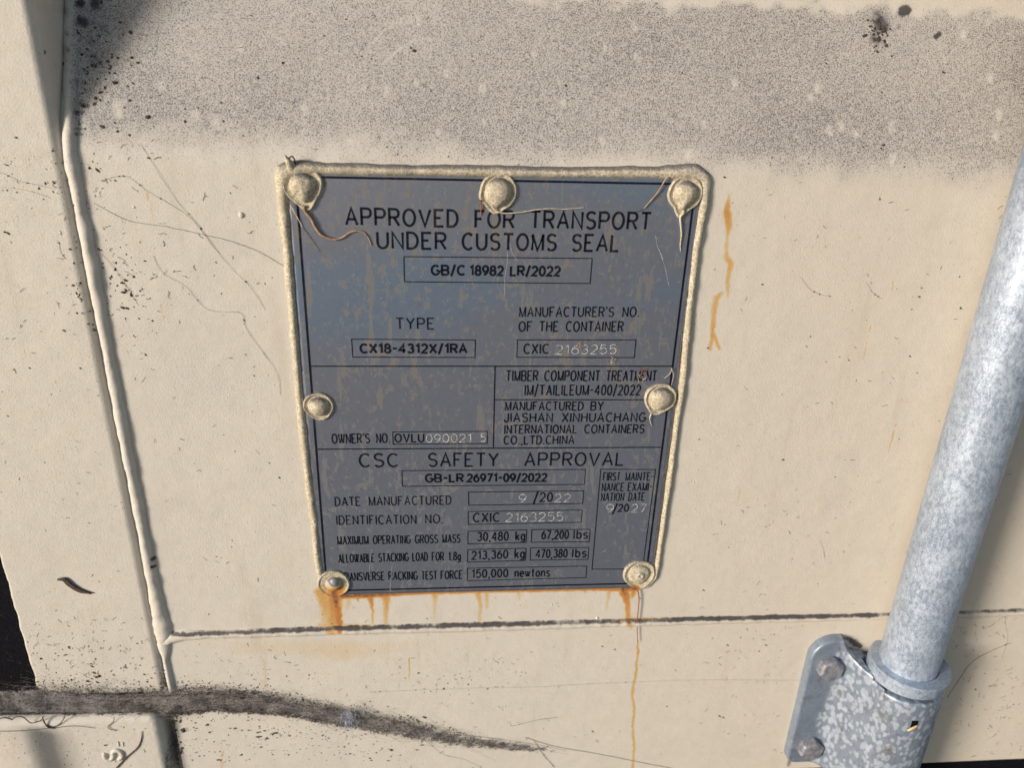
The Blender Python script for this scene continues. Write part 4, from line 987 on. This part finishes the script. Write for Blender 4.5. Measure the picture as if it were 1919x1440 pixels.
hairs(90, lambda: U(1780, 1919), lambda: U(1150, 1420), .8, 4)
hairs(40, lambda: U(1300, 1500), lambda: U(950, 1420), .8, 3)
hairs(70, lambda: U(200, 1919), lambda: U(0, 290), .5, 2)
V, Fq = join(pp); tag(build('dirt_specks', V, Fq, MAT_SPECK, base=(0, 0, -330), smooth=False), 'scattered brown black dirt specks stuck to the door', 'dirt', kind='stuff')
# dirt caught in the web
pp = []
for k in range(900):
    x = pr.triangular(-20, 900, 200); yc = np.interp(x, SP[:, 0], SP[:, 1]); hw = np.interp(x, SP[:, 0], SP[:, 2])
    y = yc + hw * (.82 + .12 * math.sin(x * .09) + .1 * pr.gauss(0, 1)) + 1.2
    pp.append(flake(P(x, y, hat(x) + pr.uniform(.2, 2.4)), pr.uniform(.2, .65) * np.interp(x, [0, 400, 900], [1.2, 1, .6]), 2.2, pr.gauss(0, .5), pr))
for k in range(2600):
    x = pr.triangular(-20, 1010, 300); yc = np.interp(x, SP[:, 0], SP[:, 1]); hw = np.interp(x, SP[:, 0], SP[:, 2])
    y = yc + pr.gauss(0, .6) * hw
    if pr.random() < .45: y = yc - abs(pr.gauss(0, .55)) * hw - .5 * hw
    h = hat(x) + pr.uniform(.5, 3.0) if abs(y - yc) < hw else .1 + (POST_H if x < 290 else 0)
    pp.append(flake(P(x, y, h), pr.uniform(.15, .5), 1.8, pr.gauss(0, .7), pr))
V, Fq = join(pp); build('web_crumbs', V, Fq, MAT_SPECK, web, smooth=False)['kind'] = 'stuff'

pp = []
for k in range(500):
    x = pr.triangular(-20, 1010, 250); yc = np.interp(x, SP[:, 0], SP[:, 1]); hw = np.interp(x, SP[:, 0], SP[:, 2])
    y = yc + pr.gauss(.15, .4) * hw
    pp.append(flake(P(x, y, hat(x) + pr.uniform(1.0, 3.4)), pr.uniform(.12, .38), 1.8, pr.gauss(0, .7), pr))
V, Fq = join(pp); build('web_crumbs', V, Fq, MAT_WEB, web, smooth=False)['kind'] = 'stuff'

# single strands of web: each one a thing
STR = [
 ([(0, 350), (70, 362), (130, 392), (165, 437)], 'thin cobweb strand curving over the post left of the weld bead', .12),
 ([(0, 322), (40, 340), (85, 350), (128, 364)], 'topmost cobweb strand crossing the corner post', .12),
 ([(175, 380), (237, 412), (300, 423), (370, 437), (430, 452), (480, 470), (535, 500)], 'long cobweb strand from the weld bead to the plate left edge', .16),
 ([(190, 338), (235, 330), (275, 357), (345, 400), (365, 418), (410, 475)], 'kinked cobweb strand above the long one left of the plate', .13),
 ([(262, 268), (285, 305), (330, 375), (370, 420), (420, 488), (470, 540), (497, 580)], 'steep cobweb strand running down left of the plate', .12),
 ([(287, 480), (305, 512), (345, 535), (390, 580), (450, 587), (462, 617), (515, 695), (525, 740)], 'lowest cobweb strand left of the plate, ending near its middle rivet', .13),
 ([(190, 475), (225, 520), (258, 572)], 'short cobweb strand beside the weld bead', .11),
 ([(690, 1298), (880, 1291), (1010, 1288), (1130, 1282), (1290, 1276), (1560, 1276)], 'straight hairline strand stretched across the lower rail to the bracket', .08),
 ([(985, 1383), (1040, 1400), (1110, 1412), (1200, 1430), (1260, 1441)], 'dark strand trailing right from the cobweb end', .22),
 ([(740, 1372), (800, 1374), (900, 1382), (1000, 1396), (1060, 1408)], 'thin strand under the right end of the cobweb', .13),
 ([(765, 1376), (800, 1392), (830, 1415), (870, 1425), (905, 1441)], 'looping strand hanging below the cobweb', .14),
 ([(960, 1362), (1000, 1352), (1045, 1345)], 'short twig-like strand above the cobweb end', .16),
 ([(1002, 1390), (1015, 1412), (1030, 1430), (1040, 1440)], 'short dark strand dropping from the cobweb end', .2),
 ([(1919, 1140), (1885, 1160), (1888, 1195), (1878, 1235)], 'branching strand on the rail right of the rod', .12),
 ([(1895, 1205), (1830, 1235), (1800, 1270), (1775, 1310)], 'strand sloping down to the bracket right side', .2),
 ([(1500, 518), (1515, 540), (1537, 552), (1558, 556)], 'small curled hair on the panel right of the rust run', .13),
 ([(1624, 530), (1635, 548), (1652, 560)], 'small dark hair on the panel near the rod', .12),
 ([(110, 452), (112, 470), (122, 485)], 'short curled hair on the corner post', .14),
 ([(30, 700), (26, 694), (24, 692)], 'tiny bristle on the corner post left edge', .18),
 ([(1537, 1015), (1543, 1030), (1546, 1050)], 'small crooked hair low on the panel', .11),
]
STRC = []
for pts, lab, r in STR:
    n = len(pts); q = [surf(x, y, .35 if 0 < k < n - 1 else .15) for k, (x, y) in enumerate(pts)]
    c = curve(q, 10 * n); c = c + np.stack([(fbm(np.arange(len(c)), np.zeros(len(c)), 5, 3, n) - .5) * .8, np.zeros(len(c)), (fbm(np.arange(len(c)), np.ones(len(c)) * 7, 5, 3, n) - .5) * .8], -1)
    for _ in range(int(2 + len(c) / 25)):
        k = pr.randrange(2, len(c) - 2); STRC.append(flake(c[k], pr.uniform(.15, .4), 2.2, pr.gauss(0, .8), pr))
    V, Fq = tube(c, r * .5, 5); tag(build('web_strand', V, Fq, MAT_WEB if r < .15 else MAT_SPECK), lab, 'strand', 'loose cobweb strands on the door')
V, Fq = join(STRC); tag(build('web_crumbs', V, Fq, MAT_SPECK, base=(0, 0, -330), smooth=False), 'tiny dirt crumbs hanging on the loose cobweb strands', 'dirt', kind='stuff')
# curved twig on the block, leaf fragment, fluff
V, Fq = tube(curve([P(218, 1441, BH + .4), P(238, 1420, BH + .5), P(258, 1402, BH + .5), P(265, 1385, BH + .4), P(266, 1372, BH + .4)], 30), np.linspace(.55, .18, 30), 7)
tag(build('twig', V, Fq, MAT_SPECK), 'curved black twig on the lower left block beside its embossed mark', 'twig')
def leafy(pts, wid, h, name, lab, cat, mat):
    q = curve([surf(x, y, h) for x, y in pts], 24); T = np.gradient(q, axis=0); nrm = np.stack([-T[:, 2], np.zeros(24), T[:, 0]], -1); nrm /= np.linalg.norm(nrm, axis=1)[:, None]
    wv = np.sin(np.linspace(.15, math.pi - .1, 24)) ** .7 * wid * (1 + .3 * (fbm(np.arange(24), np.zeros(24), 3, 2, 4) - .5))
    V = []
    for k in range(24):
        for t, dh in ((-1, 0), (-.5, .5), (0, .15), (.5, .6), (1, .1)): V.append(q[k] + nrm[k] * wv[k] * t + np.array([0, dh, 0]))
    V = np.array(V); i = np.arange(120).reshape(24, 5); Fq = np.stack([i[:-1, :-1], i[:-1, 1:], i[1:, 1:], i[1:, :-1]], -1).reshape(-1, 4)
    o = build(name, V, Fq, mat); md = o.modifiers.new('thickness', 'SOLIDIFY'); md.thickness = .00015
    return tag(o, lab, cat)
leafy([(108, 1087), (120, 1087), (133, 1098), (150, 1108), (172, 1113)], 1.5, .6, 'leaf_fragment', 'dark brown curled leaf fragment stuck on the corner post', 'leaf', MAT_LEAF)
pp = []
for k in range(170):
    x, y = pr.gauss(652, 8), pr.gauss(1347, 11); a = P(x, y, 4 + pr.uniform(0, 4)); d = np.array([pr.gauss(.6, 1.0), pr.gauss(0, .6), pr.gauss(-2.2, 1.2)])
    pp.append(tube(curve([a, a + d * .5 + (pr.gauss(0, .4), pr.gauss(0, .4), 0), a + d], 7), .09, 4))
V, Fq = join(pp); tag(build('fluff_tuft', V, Fq, MAT_FLUFF), 'blue grey tuft of fluff caught in the cobweb', 'fluff')
